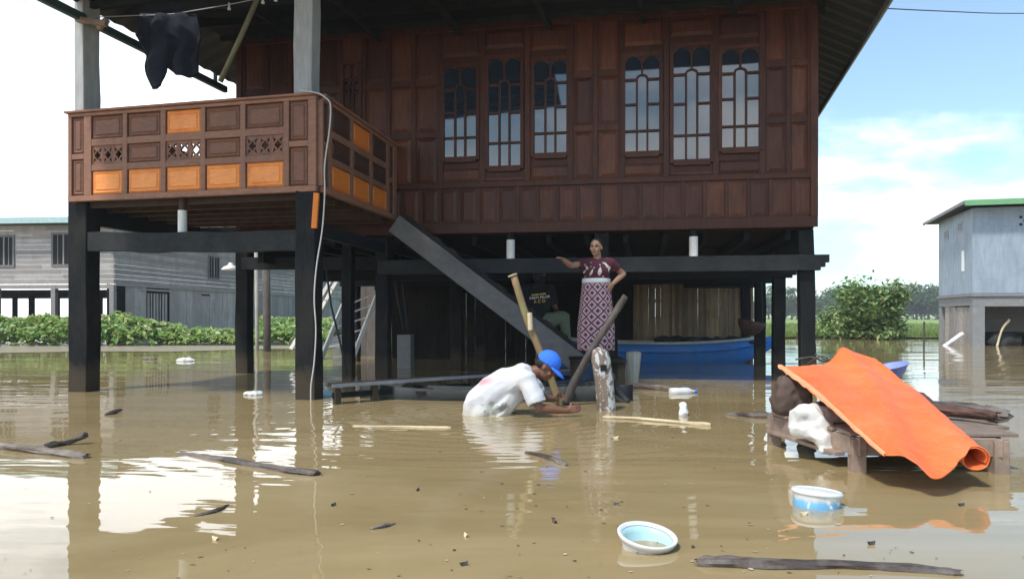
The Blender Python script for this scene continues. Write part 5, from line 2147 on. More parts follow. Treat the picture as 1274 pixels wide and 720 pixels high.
# white leaf motifs printed on the chest and shoulders
def petal(cx, cz, w_, h_, ang):
    m = MB()
    n = 14
    rows_ = []
    for i in range(n + 1):
        f = i / n
        ww = w_ * math.sin(math.pi * f ** 0.75) * (1 - 0.35 * f)
        rows_.append([(-ww, (f - 0.5) * h_), (0, (f - 0.5) * h_), (ww, (f - 0.5) * h_)])
    V_ = []
    for rw in rows_:
        line = []
        for (x, z) in rw:
            xx, zz = cx + x * math.cos(ang) - z * math.sin(ang), cz + x * math.sin(ang) + z * math.cos(ang)
            h = bod_bvh.ray_cast(Vector((xx, -1, zz)), Vector((0, 1, 0)))[0]
            line.append(m.bm.verts.new((xx, (h.y if h is not None else 0) - 0.005, zz)))
        V_.append(line)
    for a_, b_ in zip(V_, V_[1:]):
        for k_ in range(2):
            m.face([a_[k_], a_[k_ + 1], b_[k_ + 1], b_[k_]])
    m.build('motif', 'motif_cloth', wm, local=True, recalc=False)


petal(-0.075, 1.085, 0.016, 0.10, R(-24))
petal(0.03, 1.10, 0.028, 0.115, R(-8))
for (x_, z_, w_, h_, a_) in ((0.12, 1.17, 0.022, 0.09, 40), (0.155, 1.135, 0.018, 0.07, -30), (0.09, 1.20, 0.016, 0.07, 75), (-0.13, 1.15, 0.015, 0.07, 20), (-0.15, 1.10, 0.012, 0.06, -30)):
    petal(x_, z_, w_, h_, R(a_))
# waistband
def ring_profile(rows_, n=72, fold=None):
    m = MB()
    uv = m.bm.loops.layers.uv.new('UVMap')
    rings = []
    for (z, rx, ry, cx, fa) in rows_:
        ring = []
        for k in range(n):
            a = 2 * math.pi * k / n
            f = 1 + fa * math.sin(a * 9 + 0.6 * math.sin(a * 3)) + 0.5 * fa * math.sin(a * 17 + 1)
            ring.append(m.bm.verts.new((cx + rx * f * math.cos(a), 0.018 + ry * f * math.sin(a), z)))
        rings.append(ring)
    for j in range(len(rings) - 1):
        for k in range(n):
            f = m.face([rings[j][k], rings[j][(k + 1) % n], rings[j + 1][(k + 1) % n], rings[j + 1][k]])
            for l, (kk, jj) in zip(f.loops, ((k, j), (k + 1, j), (k + 1, j + 1), (k, j + 1))):
                l[uv].uv = (kk / n * 1.30, rows_[jj][0])
    m.face(rings[0][::-1]); m.face(rings[-1])
    return m


ring_profile([(0.955, 0.180, 0.148, 0.0, 0.0), (0.96, 0.183, 0.151, 0.0, 0.0), (1.005, 0.180, 0.148, 0.0, 0.0), (1.012, 0.172, 0.14, 0.0, 0.0)]).build('waistband', 'white_plastic', wm, local=True, smooth=True)
sk = []
for i in range(30):
    f = i / 29
    z = 0.965 - f * 0.865
    sk.append((z, 0.178 + 0.062 * min(1, f * 1.5) - 0.012 * f, 0.146 + 0.05 * min(1, f * 1.6), 0.0, 0.006 + 0.040 * f))
ring_profile(sk).build('skirt', 'skirt_print', wm, local=True, smooth=True)

# --- man bending in the water
MD = 7.2
mbase = Vector(((615 - CX) / F * MD, MD, 0.0))
mn = thing('person', 'person bent over in the flood wearing a white shirt and blue cap', 'person', mbase)
mb = MB()
# head facing right and down
HK = 1.12
MHm = Matrix.Translation((0.505, -0.02, 0.455)) @ Matrix.Rotation(R(78), 4, 'Z') @ Matrix.Rotation(R(38), 4, 'X') @ Matrix.Scale(HK, 4)
head_shape(mb, MHm, HK)
mb.chain([((0.46, 0, 0.42), 0.062), ((0.33, 0, 0.39), 0.068)])
mb.chain([((-0.17, 0, -0.10), 0.14), ((-0.12, 0, 0.08), 0.14), ((0.0, 0, 0.20), 0.14), ((0.14, 0, 0.28), 0.14), ((0.26, 0, 0.33), 0.125)])
for s in (-1, 1):
    mb.capsule((0.18, s * 0.06, 0.30), (0.29, s * 0.13, 0.355), 0.10, 0.072)
    mb.capsule((-0.16, s * 0.09, -0.10), (0.04, s * 0.11, -0.36), 0.10, 0.075)
    mb.capsule((0.04, s * 0.11, -0.36), (-0.10, s * 0.12, -0.64), 0.062, 0.045)
    mb.capsule((-0.10, s * 0.12, -0.65), (0.06, s * 0.13, -0.67), 0.035, 0.03)
sN, eN, wN = Vector((0.31, -0.175, 0.35)), Vector((0.43, -0.245, 0.085)), Vector((0.69, -0.19, 0.055))
mb.chain([(sN, 0.062), (sN.lerp(eN, 0.5), 0.050), (eN, 0.042)])
mb.chain([(eN, 0.043), (eN.lerp(wN, 0.35), 0.043), (wN, 0.029)])
hand(mb, wN, (0.93, 0.12, 0.22), (0.1, 1, -0.1), 1.0, 0.62, 1)
sF, eF, wF = Vector((0.31, 0.175, 0.35)), Vector((0.46, 0.33, 0.12)), Vector((0.60, 0.42, 0.10))
mb.chain([(sF, 0.062), (sF.lerp(eF, 0.5), 0.050), (eF, 0.042)])
mb.chain([(eF, 0.043), (wF, 0.029)])
hand(mb, wF, (0.6, 0.75, 0.0), (0.6, -0.6, 0.1), 1.0, 0.8, -1)
body = remesh(mb, 0.0065, 5)
paint_face(body, MHm)
body.build('body', ['skin_dark', 'eye_dark', 'lip'], mn, local=True, smooth=True)
# shirt, soaked at the waist
mb = MB()
mb.chain([((-0.155, 0, -0.22), 0.165), ((-0.155, 0, -0.05), 0.172), ((-0.12, 0, 0.09), 0.172), ((-0.01, 0, 0.205), 0.168), ((0.13, 0, 0.29), 0.165), ((0.25, 0, 0.34), 0.148), ((0.315, 0, 0.375), 0.10)])
mb.chain([((0.0, 0, -0.2), 0.16), ((0.02, 0, 0.06), 0.165), ((0.16, 0, 0.22), 0.15)])
for s in (-1, 1):
    mb.capsule((0.14, s * 0.07, 0.28), (0.29, s * 0.14, 0.355), 0.115, 0.090)
mb.chain([(sN, 0.092), (sN.lerp(eN, 0.45), 0.092), (sN.lerp(eN, 1.0), 0.096)])
mb.chain([(sF, 0.090), (sF.lerp(eF, 1.0), 0.090)])
sh = remesh(mb, 0.010, 5)
for (s_, e_, f_) in ((sN, eN, 0.84), (sF, eF, 0.75)):
    c_ = s_.lerp(e_, f_)
    d_ = (e_ - s_).normalized()
    bmesh.ops.delete(sh.bm, geom=[v for v in sh.bm.verts if (v.co - c_).dot(d_) > 0 and (v.co - c_).length < 0.19 and v.co.x > 0.25], context='VERTS')
for v in sh.bm.verts:
    c = v.co
    fold = math.sin(c.x * 30 - c.z * 42 + 5 * mnoise.noise(c * 4)) * (0.4 + mnoise.noise(c * 5 + Vector((3, 1, 2))))
    v.co += Vector((-0.2, -0.7, 0.5)) * (0.015 * fold)
sh.jitter(0.014, 7)
sho = sh.build('shirt', 'white_shirt', mn, local=True, smooth=True)
sm_ = sho.modifiers.new('thick', 'SOLIDIFY'); sm_.thickness = 0.004
# cap
mb = MB()
r3 = MHm.to_quaternion().to_matrix()
mb.ell(MHm @ Vector((0, 0.012, 0.050)), (0.088 * HK, 0.110 * HK, 0.096 * HK), r3)
cp = remesh(mb, 0.008, 2)
Mi = MHm.inverted()
bmesh.ops.delete(cp.bm, geom=[v for v in cp.bm.verts if (Mi @ v.co).z < 0.024 - 0.10 * max(0, (Mi @ v.co).y)], context='VERTS')
cap = cp.build('cap', 'cap_blue', mn, local=True, smooth=True)
sm_ = cap.modifiers.new('thick', 'SOLIDIFY'); sm_.thickness = 0.004
mb = MB()
outl, inl = [], []
for i in range(15):
    a = math.pi * (i / 14)
    outl.append(MHm @ Vector((0.080 * math.cos(a), -0.055 - 0.125 * math.sin(a), 0.034 - 0.022 * math.sin(a) - 0.012 * abs(math.cos(a)))))
    inl.append(MHm @ Vector((0.083 * math.cos(a), -0.030 - 0.060 * math.sin(a), 0.042 - 0.008 * abs(math.cos(a)))))
up_ = (r3 @ Vector((0, 0, 1))) * 0.006
lo = [[mb.bm.verts.new(p + up_ * k) for p in ln] for ln in (inl, outl) for k in (0, 1)]
iA, iB, oA, oB = lo
for i in range(14):
    mb.face([iA[i], iA[i + 1], oA[i + 1], oA[i]])
    mb.face([iB[i], oB[i], oB[i + 1], iB[i + 1]])
    mb.face([oA[i], oA[i + 1], oB[i + 1], oB[i]])
    mb.face([iA[i], iB[i], iB[i + 1], iA[i + 1]])
mb.build('brim', 'cap_blue', cap, local=True, smooth=True)
mb = MB()
mb.ell(MHm @ Vector((0, 0.012, 0.147)), (0.008, 0.008, 0.005), r3)
mb.build('button', 'cap_blue', cap, local=True, smooth=True)
mb = MB()
mb.ell(MHm @ Vector((0, 0.040, 0.005)), (0.079 * HK, 0.085 * HK, 0.062 * HK), r3)
hb = remesh(mb, 0.008, 2)
bmesh.ops.delete(hb.bm, geom=[v for v in hb.bm.verts if (Mi @ v.co).y < 0.035], context='VERTS')
hb.build('hair', 'hair', mn, local=True, smooth=True)

# --- seated person in the shade behind the stair
SDp = 11.55
sbase = Vector(((668 - CX) / F * SDp, SDp, 0.0))
stl = thing('low_stool', 'dark wooden stool behind the staircase under the seated person', 'stool', sbase + Vector((0.02, 0.02, 0)))
m = MB(); m.box(sbase + Vector((0.02, 0.02, 0.745)), (0.42, 0.36, 0.04), 0.2); m.build('seat', 'dark_plank', stl, bevel=0.006)
for sx in (-1, 1):
    for sy in (-1, 1):
        m = MB(); m.box(sbase + Vector((0.02 + 0.16 * sx, 0.02 + 0.13 * sy, 0.01)), (0.05, 0.05, 1.42), 0.2); m.build('leg', 'dark_plank', stl)
st3 = thing('person', 'person sitting in the shade in a black shirt with lettering and olive trousers', 'person', sbase + Vector((0, 0, 0.775)))
mb = MB()
MH3 = Matrix.Translation((0.06, 0.0, 0.84)) @ Matrix.Rotation(R(140), 4, 'Z') @ Matrix.Rotation(R(10), 4, 'X')
head_shape(mb, MH3, 1.0)
mb.chain([((0.05, 0.0, 0.76), 0.055), ((0.03, 0, 0.64), 0.06)])
mb.chain([((-0.02, 0.0, 0.12), 0.13), ((0.0, 0, 0.35), 0.135), ((0.02, 0, 0.54), 0.13)])
mb.chain([((-0.17, 0.03, 0.58), 0.065), ((0.2, -0.02, 0.58), 0.065)])
mb.chain([((-0.19, 0.03, 0.57), 0.055), ((-0.25, 0.10, 0.30), 0.042), ((-0.12, 0.32, 0.2), 0.03)])
mb.chain([((0.22, -0.02, 0.57), 0.055), ((0.28, 0.08, 0.30), 0.042), ((0.34, 0.28, 0.22), 0.03)])
hand(mb, (-0.12, 0.32, 0.2), (0.5, 0.8, -0.1), (0, 0, -1), 1, 0.4, -1)
hand(mb, (0.34, 0.28, 0.22), (0.3, 0.8, -0.1), (0, 0, -1), 1, 0.4, 1)
mb.chain([((-0.05, 0.02, 0.08), 0.10), ((0.1, 0.38, 0.12), 0.065), ((0.12, 0.42, -0.35), 0.04)])
mb.chain([((0.06, 0.0, 0.08), 0.10), ((0.40, 0.14, 0.15), 0.068), ((0.48, 0.10, -0.35), 0.04)])
mb.chain([((0.48, 0.08, -0.38), 0.035), ((0.55, -0.06, -0.40), 0.03)])
mb.chain([((0.12, 0.42, -0.38), 0.035), ((0.16, 0.55, -0.40), 0.03)])
body = remesh(mb, 0.008, 4)
paint_face(body, MH3)
body.build('body', ['skin_dark', 'eye_dark', 'lip'], st3, local=True, smooth=True)
mb = MB()
mb.ell(MH3 @ Vector((0, 0.028, 0.03)), (0.082, 0.096, 0.095), MH3.to_3x3())
mb.ell(MH3 @ Vector((0, 0.075, -0.075)), (0.07, 0.055, 0.10), MH3.to_3x3())
hb = remesh(mb, 0.009, 2)
Mi = MH3.inverted()
bmesh.ops.delete(hb.bm, geom=[v for v in hb.bm.verts if (Mi @ v.co).y < -0.02 and (Mi @ v.co).z < 0.075], context='VERTS')
hb.build('hair', 'hair', st3, local=True, smooth=True)
mb = MB()
mb.chain([((-0.02, 0.0, 0.10), 0.155), ((0.0, 0, 0.35), 0.158), ((0.02, 0, 0.54), 0.148)])
for sx in (-1, 1):
    mb.ell((sx * 0.09, -0.03, 0.40), (0.13, 0.12, 0.22))
mb.chain([((-0.17, 0.03, 0.58), 0.085), ((0.2, -0.02, 0.58), 0.085)])
mb.chain([((-0.19, 0.03, 0.57), 0.075), ((-0.235, 0.08, 0.40), 0.068)])
mb.chain([((0.22, -0.02, 0.57), 0.075), ((0.26, 0.05, 0.40), 0.068)])
mb.chain([((0.03, 0, 0.60), 0.085), ((0.05, 0.0, 0.73), 0.074)])
sh = remesh(mb, 0.012, 4)
sh.jitter(0.012, 8)
sh.bm.verts.ensure_lookup_table()
bvh = BVHTree.FromBMesh(sh.bm)
shirt3 = sh.build('shirt', 'black_shirt', st3, local=True, smooth=True)
mb = MB()
mb.chain([((-0.05, 0.02, 0.06), 0.125), ((0.1, 0.38, 0.12), 0.085), ((0.12, 0.42, -0.30), 0.065)])
mb.chain([((0.05, -0.02, 0.06), 0.13), ((0.22, 0.03, 0.10), 0.125), ((0.42, 0.10, 0.15), 0.088), ((0.48, 0.08, -0.30), 0.07)])
mb = remesh(mb, 0.012, 5)
mb.jitter(0.014, 8)
mb.build('trousers', 'olive_cloth', st3, local=True, smooth=True)


def lettering(text, size, cx, cz, mat, squeeze=1.0):
    fc = bpy.data.curves.new('lettering', 'FONT')
    fc.body = text
    fc.size = size
    fc.align_x = 'CENTER'
    fc.align_y = 'CENTER'
    fc.space_character = 1.05
    fc.offset = size * 0.02
    o = bpy.data.objects.new('lettering', fc)
    COL.objects.link(o)
    dg = bpy.context.evaluated_depsgraph_get()
    me = bpy.data.meshes.new_from_object(o.evaluated_get(dg))
    bpy.data.objects.remove(o)
    m = MB()
    m.bm.from_mesh(me)
    bmesh.ops.triangulate(m.bm, faces=m.bm.faces[:])
    bmesh.ops.subdivide_edges(m.bm, edges=[e for e in m.bm.edges if e.calc_length() > 0.03], cuts=1)
    a = R(6)
    for v in m.bm.verts:
        x, z = v.co.x * squeeze, v.co.y
        x, z = x * math.cos(a) - z * math.sin(a), x * math.sin(a) + z * math.cos(a)
        p = Vector((cx + x, -1.0, cz + z))
        hit = bvh.ray_cast(p, Vector((0, 1, 0)))
        y = hit[0].y - 0.006 if hit[0] is not None else -0.12
        v.co = Vector((p.x, y, p.z))
    for mat_ in (mat,):
        ob = m.build('lettering', mat_, shirt3, local=True, recalc=False)
    return ob


lettering('PARTI PELOR', 0.052, 0.04, 0.445, 'letter_white')
lettering('A C O', 0.062, 0.035, 0.385, 'letter_yellow')
mb = MB()
for k, (x0, x1) in enumerate(((-0.09, 0.02), (0.035, 0.13))):
    y = min((bvh.ray_cast(Vector((x, -1, 0.497)), Vector((0, 1, 0)))[0] or Vector((0, -0.12, 0))).y for x in (x0, (x0 + x1) / 2, x1)) - 0.006
    mb.obox((((x0 + x1) / 2, y, 0.490 + (x0 + x1) / 2 * 0.105)), Vector((0.994, 0, 0.105)), Y3, Vector((-0.105, 0, 0.994)), x1 - x0, 0.003, 0.02)
mb.build('lettering', 'letter_yellow', shirt3, local=True)

# ------------------------------------------------------------------ neighbour house on the left
YN = R(-6)
nU, nV = Vector((math.cos(YN), math.sin(YN), 0)), Vector((-math.sin(YN), math.cos(YN), 0))
ND = 25.0
NC = Vector(((142 - CX) / F * ND, ND, 0))   # the near right corner
nb_ = thing('grey_plank_house', 'weathered grey plank house on stilts with a teal roof edge', 'house', NC)
NL = 13.0


def nface(s, z, o=0.0):      # along the front to the left
    return NC - nU * s - nV * o + Z3 * z


def nside(s, z, o=0.0):      # along the side, away from the viewer
    return NC + nV * s + nU * o + Z3 * z


NZ0, NZ1 = 2.0, 3.98
m = MB()
rr = random.Random(11)
hb_ = 0.165
nrow = int((NZ1 - NZ0) / hb_)
for i in range(nrow):
    s = 0.0
    while s < NL:
        l = min(rr.uniform(1.6, 3.6), NL - s)
        m.obox(nface(s + l / 2, NZ0 + hb_ * (i + 0.5), rr.uniform(0.0, 0.012)), nU, nV, Z3, l - 0.008, 0.03, hb_ - 0.006)
        s += l
m.build('front_wall', 'pale_plank', nb_)
m = MB()
SL = 30.0
for i in range(nrow):
    s = 0.0
    while s < SL:
        l = min(rr.uniform(2, 4.5), SL - s)
        m.obox(nside(s + l / 2, NZ0 + hb_ * (i + 0.5), rr.uniform(0.0, 0.012)), nV, nU, Z3, l - 0.008, 0.03, hb_ - 0.006)
        s += l
m.build('side_wall', 'weathered_plank_side', nb_)
m = MB()
s = 0.02
while s < SL:
    wd = rr.uniform(0.35, 0.75)
    if not (0.30 < s + wd / 2 < 0.75) and not (1.5 < s + wd / 2 < 3.1):
        m.obox(nside(s + wd / 2, 1.0 - 0.35, rr.uniform(-0.015, 0.015)), nV, nU, Z3, wd - 0.015, 0.025, 2.66)
    s += wd
m.obox(nside(SL / 2, 1.985, 0.035), nV, nU, Z3, SL, 0.05, 0.09)
m.build('lower_wall', 'weathered_upright', nb_)
m = MB()
m.obox(nside(SL / 2, 0.7, -0.25), nV, nU, Z3, SL, 0.03, 2.6)
m.build('inner_wall', 'dark_opening', nb_)
# slatted gate in the lower side wall
m = MB()
for k in range(9):
    m.obox(nside(1.6 + 1.5 * k / 8, 0.75 + 0.05 * (k % 2), -0.02), nV, nU, Z3, 0.075 + 0.03 * (k % 3), 0.02, 2.0)
m.obox(nside(2.35, 1.86, 0.03), nV, nU, Z3, 1.8, 0.05, 0.06)
m.build('slatted_gate', 'weathered_upright', nb_)


def nwin(center, ax, ay, wdt, hgt):
    m = MB()
    for sg in (-1, 1):
        m.obox(center + ax * (sg * wdt / 2), ax, ay, Z3, 0.07, 0.07, hgt + 0.07)
        m.obox(center + Z3 * (sg * hgt / 2), ax, ay, Z3, wdt - 0.07, 0.068, 0.07)
    wf = m.build('window', 'window_frame_grey', nb_)
    m = MB()
    m.obox(center, ax, ay, Z3, wdt - 0.07, 0.045, hgt - 0.07)
    m.build('pane', 'dark_opening', wf)
    m = MB()
    for k in (-0.25, 0.0, 0.25):
        m.obox(center + ax * (wdt * k), ax, ay, Z3, 0.018 if k else 0.05, 0.06, hgt - 0.07)
    m.build('bars', 'weathered_plank_side', wf)


def nfp(px, py):
    k = (px - CX) / F
    # s on the front line: NC - nU*s
    s = (NC.x - k * NC.y) / (nU.x - k * nU.y)
    d = NC.y - nU.y * s
    return s, EYE - (py - HY) / F * d


for (x0, x1, y0, y1) in ((66, 94, 291, 330), (-6, 18, 294, 331)):
    s0, zt = nfp(x0, y0); s1, zb = nfp(x1, y1)
    nwin(nface((s0 + s1) / 2, (zt + zb) / 2, 0.02), nU, nV, abs(s0 - s1), zt - zb)
nwin(nside(6.6, 2.95, 0.02), nV, nU, 0.9, 0.95)
# floor edge, stilts, dark under-croft
m = MB()
m.obox(nface(NL / 2, NZ0 - 0.09, -0.01), nU, nV, Z3, NL, 0.06, 0.14)
m.build('floor_edge', 'weathered_plank_side', nb_)
m = MB()
m.obox(nface(NL / 2, NZ0 - 0.22, -5), nU, nV, Z3, NL, 9.8, 0.06)
m.build('floor', 'dark_plank', nb_)
for row in range(3):
    for k in range(7):
        s = 0.08 + k * 2.1
        mm = MB()
        c = nface(s, 0.65, -0.05 - row * 4.2)
        mm.obox(c, nU, nV, Z3, 0.16, 0.16, 2.62)
        mm.build('stilt', 'weathered_plank' if row == 0 else 'dark_plank', nb_)
m = MB()
ra = nface(-0.5, NZ1 + 0.12, 0.6); rb_ = nface(NL + 1, NZ1 + 0.12, 0.6)
rc, rd = nface(NL + 1, NZ1 + 1.40, -12.0), nface(-0.5, NZ1 + 1.40, -12.0)
re, rg = nface(NL + 1, NZ1 + 0.1, -30), nface(-0.5, NZ1 + 0.1, -30)
m.prism([ra, rb_, rc, rd], Z3 * 0.05)
m.prism([rd, rc, re, rg], Z3 * 0.05)
gm_ = MB()
for i in range(9):
    z0_ = NZ1 + hb_ * (i - 0.2)
    f_ = min(0.97, max(0.0, (z0_ + hb_ - NZ1 - 0.12) / 1.28))
    s0_, s1_ = 12 * f_ + 0.05, 29 - 17 * f_
    gm_.obox(nside((s0_ + s1_) / 2, z0_ + hb_ / 2, 0.004 * (i % 2)), nV, nU, Z3, s1_ - s0_, 0.03, hb_ - 0.006)
gm_.build('gable_wall', 'weathered_plank_side', nb_)
rr_ = m.build('roof', 'roof_metal', nb_)
m = MB()
m.beam(ra - Z3 * 0.02 - nV * 0.02, rb_ - Z3 * 0.02 - nV * 0.02, 0.03, 0.2)
m.build('fascia', 'teal_fascia', rr_)
# the post at the corner
# ------------------------------------------------------------------ right neighbour
RC = Vector(((1210 - CX) / F * 23.0, 23.0, 0))
a14 = R(14.5)
rU, rV = Vector((math.cos(a14), -math.sin(a14), 0)), Vector((math.sin(a14), math.cos(a14), 0))
rh = thing('blue_grey_house', 'two storey blue grey house with green roof edge standing in the flood', 'house', RC)
RZ0, RZ1 = 1.62, 4.25
FW, SDL = 6.5, 3.45


def rbx(m, u0, u1, v0, v1, z0, z1):
    c = RC + rU * ((u0 + u1) / 2) + rV * ((v0 + v1) / 2) + Z3 * ((z0 + z1) / 2)
    m.obox(c, rU, rV, Z3, u1 - u0, v1 - v0, z1 - z0)


m = MB(); rbx(m, 0, FW, 0, SDL, RZ0, RZ1); m.build('upper_wall', 'bluegrey_render', rh, bevel=0.01)
m = MB(); rbx(m, -0.05, FW + 0.05, -0.05, SDL + 0.05, RZ0 - 0.09, RZ0 - 0.004); m.build('ledge', 'concrete', rh)
m = MB()
rbx(m, 0.0, FW, 0.0, 0.25, 1.22, RZ0 - 0.095)
rbx(m, 0.0, 0.25, 0.255, SDL, 1.25, RZ0 - 0.096)
m.build('lintel', 'concrete', rh)
for (u, v) in ((0, 0), (1.55, 0), (3.2, 0), (4.8, 0), (FW - 0.3, 0), (0, SDL - 0.25), (0, 1.7), (FW - 0.3, SDL - 0.3)):
    m = MB(); rbx(m, u + 0.002, u + (0.34 if u == 0 and v == 0 else 0.26), v + 0.002, v + 0.26, -0.7, 1.219); m.build('pillar', 'concrete', rh, bevel=0.01)
m = MB()
vv = 0.3
while vv < SDL - 0.9:
    wd = rr.uniform(0.25, 0.45)
    rbx(m, 0.05, 0.08 + rr.uniform(0, 0.03), vv, vv + wd - 0.02, -0.5, 1.24 - rr.uniform(0, 0.04))
    vv += wd
m.build('plank_infill', 'weathered_plank_side', rh)
m = MB()
rbx(m, 0.4, FW, SDL - 0.1, SDL - 0.06, -0.7, 1.5)
m.build('rear_wall', 'weathered_plank_side', rh)
m = MB()
rbx(m, 0.26, FW - 0.3, 1.3, 1.36, -0.7, 0.42)
m.build('inner_wall', 'dark_plank', rh)
# vent block with five dark openings
m = MB()
rbx(m, 1.22, 1.62, -0.012, 0.03, 3.62, 4.02)
vb = m.build('vent_block', 'bluegrey_render', rh)
m = MB()
for (i, j) in ((0, 0), (2, 0), (1, 1), (0, 2), (2, 2)):
    rbx(m, 1.26 + 0.11 * i, 1.34 + 0.11 * i, -0.016, 0.01, 3.66 + 0.11 * j, 3.74 + 0.11 * j)
m.build('vent_holes', 'dark_opening', vb)
for (v0, z0, mat) in ((0.95, 3.62, 'dark_opening'), (2.35, 3.52, 'white_paint')):
    m = MB()
    rbx(m, -0.02, 0.03, v0, v0 + 0.42, z0, z0 + 0.34)
    wf = m.build('window', 'bluegrey_render', rh)
    m = MB()
    rbx(m, -0.024, 0.01, v0 + 0.05, v0 + 0.19, z0 + 0.05, z0 + 0.29)
    rbx(m, -0.024, 0.01, v0 + 0.23, v0 + 0.37, z0 + 0.05, z0 + 0.29)
    m.build('pane', 'concrete', wf)
m = MB()
rbx(m, -0.015, 0.02, 0.75, 0.98, 2.35, 3.0)
m.build('glare_patch', 'white_paint', rh)  # bright glare on the wall, put in as a white slab
m = MB()
c = [RC - rU * 0.35 - rV * 0.45, RC + rU * (FW + 0.4) - rV * 0.45, RC + rU * (FW + 0.4) + rV * (SDL + 0.5), RC - rU * 0.35 + rV * (SDL + 0.5)]
zz = (4.36, 4.36, 4.20, 4.20)
m.prism([p + Z3 * z for p, z in zip(c, zz)], Z3 * 0.05)
rr2 = m.build('roof', 'roof_metal', rh)
m = MB()
m.beam(c[0] + Z3 * 4.35 - rV * 0.02, c[1] + Z3 * 4.35 - rV * 0.02, 0.03, 0.17)
m.build('fascia', 'green_roof_edge', rr2)
m = MB()
m.beam(c[0] + Z3 * 4.37 - rU * 0.02, c[3] + Z3 * 4.21 - rU * 0.02, 0.03, 0.10)
m.build('side_fascia', 'concrete', rr2)
log('leaning_plank', 'white plank leaning against the right house at the waterline', 'plank', [P(1173, 432, 23.6), P(1184, 424, 23.6), P(1196, 416, 23.7)], 0.06, 'white_paint', 3, 6, 0.1)
bag('debris_heap', 'dark heap of junk inside the open ground floor of the right house', 'debris', RC + rU * 1.1 + rV * 0.7, (0.5, 0.3, 0.35), 'canoe_wood', 8)
log('leaning_pole', 'thin dark pole leaning in the doorway of the right house', 'pole', [RC + rU * 0.7 + rV * 0.1, RC + rU * 0.9 + rV * 0.3 + Z3 * 0.5, RC + rU * 1.1 + rV * 0.3 + Z3 * 0.8], 0.035, 'pale_stick', 3, 8, 0.1)

# stakes at the field edge
for k, (px, yb, yt) in enumerate(((1149, 432, 400), (991, 421, 413), (1034, 420, 414))):
    g = G(px, yb)
    mb = MB()
    mb.tube([g - Z3 * 0.4, Vector((g.x + 0.02, g.y, P(px, yt, g.y).z))], 0.028, 7)
    tag(mb.build('thin_stake', 'grey_stick'), ['tall thin stake standing in water before the right house', 'short stake in the water left of the bush by the black post', 'short stake in the water just left of the bush'][k], 'stake', 'stakes along the field edge')

# ------------------------------------------------------------------ silt bank, field, plants
mb = MB()
bank = [(-30, 19.0), (-18, 18.8), (-12, 19.0), (-8.5, 19.9), (-5.2, 21.4), (-4.6, 23.2), (-5, 25.5), (-30, 26)]
vs = []
for (x, y) in bank:
    vs.append(Vector((x, y, 0.006)))
sub = []
for i in range(len(vs)):
    a, b = vs[i], vs[(i + 1) % len(vs)]
    for k in range(8):
        p = a.lerp(b, k / 8)
        p += Vector((0, 0.9 * mnoise.noise(Vector((p.x * 0.5, p.y * 0.3, 3))), 0))
        sub.append(mb.bm.verts.new(p))
f = mb.face(sub)
tag(mb.build('mud_bank', 'silt', raw=True), 'pale wet silt bank in front of the green plants', 'mud bank', kind='structure')

mb = MB()
fld = [(3, 31.5), (9, 31.2), (14, 31.0), (22, 30.5), (36, 30.5), (150, 34), (300, 400), (-300, 400), (-140, 70), (-6, 62), (-2, 40)]
sub = []
for i in range(len(fld)):
    a, b = Vector((*fld[i], 0.05)), Vector((*fld[(i + 1) % len(fld)], 0.05))
    for k in range(10):
        p = a.lerp(b, k / 10)
        if p.y < 60:
            p.y += 0.5 * mnoise.noise(Vector((p.x * 0.35, 1, 2)))
        sub.append(mb.bm.verts.new(p))
f = mb.face(sub)
bmesh.ops.triangulate(mb.bm, faces=[f])
tag(mb.build('field', 'rice_field', raw=True), 'flat bright green rice field beyond the flood', 'field', kind='structure')

# grass along the field edge
mb = MB()
r = random.Random(5)
for i in range(16000):
    y = 31.3 + r.random() ** 1.6 * 40
    x = r.uniform(0.18, 0.78) * y
    h = r.uniform(0.12, 0.30)
    a = r.uniform(0, 6.28)
    w_ = 0.02 + 0.0008 * y
    p = Vector((x, y, 0.04))
    dx = Vector((math.cos(a), math.sin(a), 0)) * w_
    tip = p + Vector((r.uniform(-.08, .08), r.uniform(-.08, .08), h))
    mb.face([mb.bm.verts.new(p - dx), mb.bm.verts.new(p + dx), mb.bm.verts.new(tip)])
tag(mb.build('grass', 'grass_blade', recalc=False, raw=True), 'bright green grass standing along the field edge', 'grass', kind='stuff')


def leaf(mb, c, n_, r_, el=1.3, az=None, rnd=random):
    x, y = frame_for(n_)
    a = rnd.uniform(0, 6.28)
    u = x * math.cos(a) + y * math.sin(a)
    v = n_.cross(u)
    c = Vector(c)
    mb.face([mb.bm.verts.new(c - u * (r_ * el)), mb.bm.verts.new(c - v * (r_ * 0.62) + n_ * r_ * 0.12), mb.bm.verts.new(c + u * (r_ * el)), mb.bm.verts.new(c + v * (r_ * 0.62) + n_ * r_ * 0.12)])


# water hyacinth and weeds along the bank
mb = MB()
r = random.Random(9)
for i in range(15000):
    px = r.uniform(-40, 412)
    tfar = r.random()
    dd = 22.9 + tfar * 2.0
    if px > 190:
        dd = 23.4 + tfar * (1.4 + max(0, (px - 240)) * 0.012)
    x = (px - CX) / F * dd
    k = 0.5 + 0.5 * mnoise.noise(Vector((x * 0.8, dd * 0.8, 0)))
    hmax = (0.92 if px < 170 else (0.92 - (px - 170) / 60 * 0.45 if px < 230 else 0.46))
    if px > 320: hmax = 0.85
    hmax *= (0.45 + 0.62 * min(1, tfar * 2.2)) * (0.62 + 0.62 * k)
    z = hmax * r.random() ** 0.55
    if mnoise.noise(Vector((x * 2.3, dd * 2, z * 3))) < -0.34:
        continue
    n_ = Vector((r.gauss(0, 0.6), r.gauss(-0.5, 0.5), 1)).normalized()
    leaf(mb, (x, dd, z + 0.03), n_, r.choice((0.04, 0.055, 0.075, 0.10)) * r.uniform(0.8, 1.25), r.choice((0.9, 1.1, 1.6)), rnd=r)
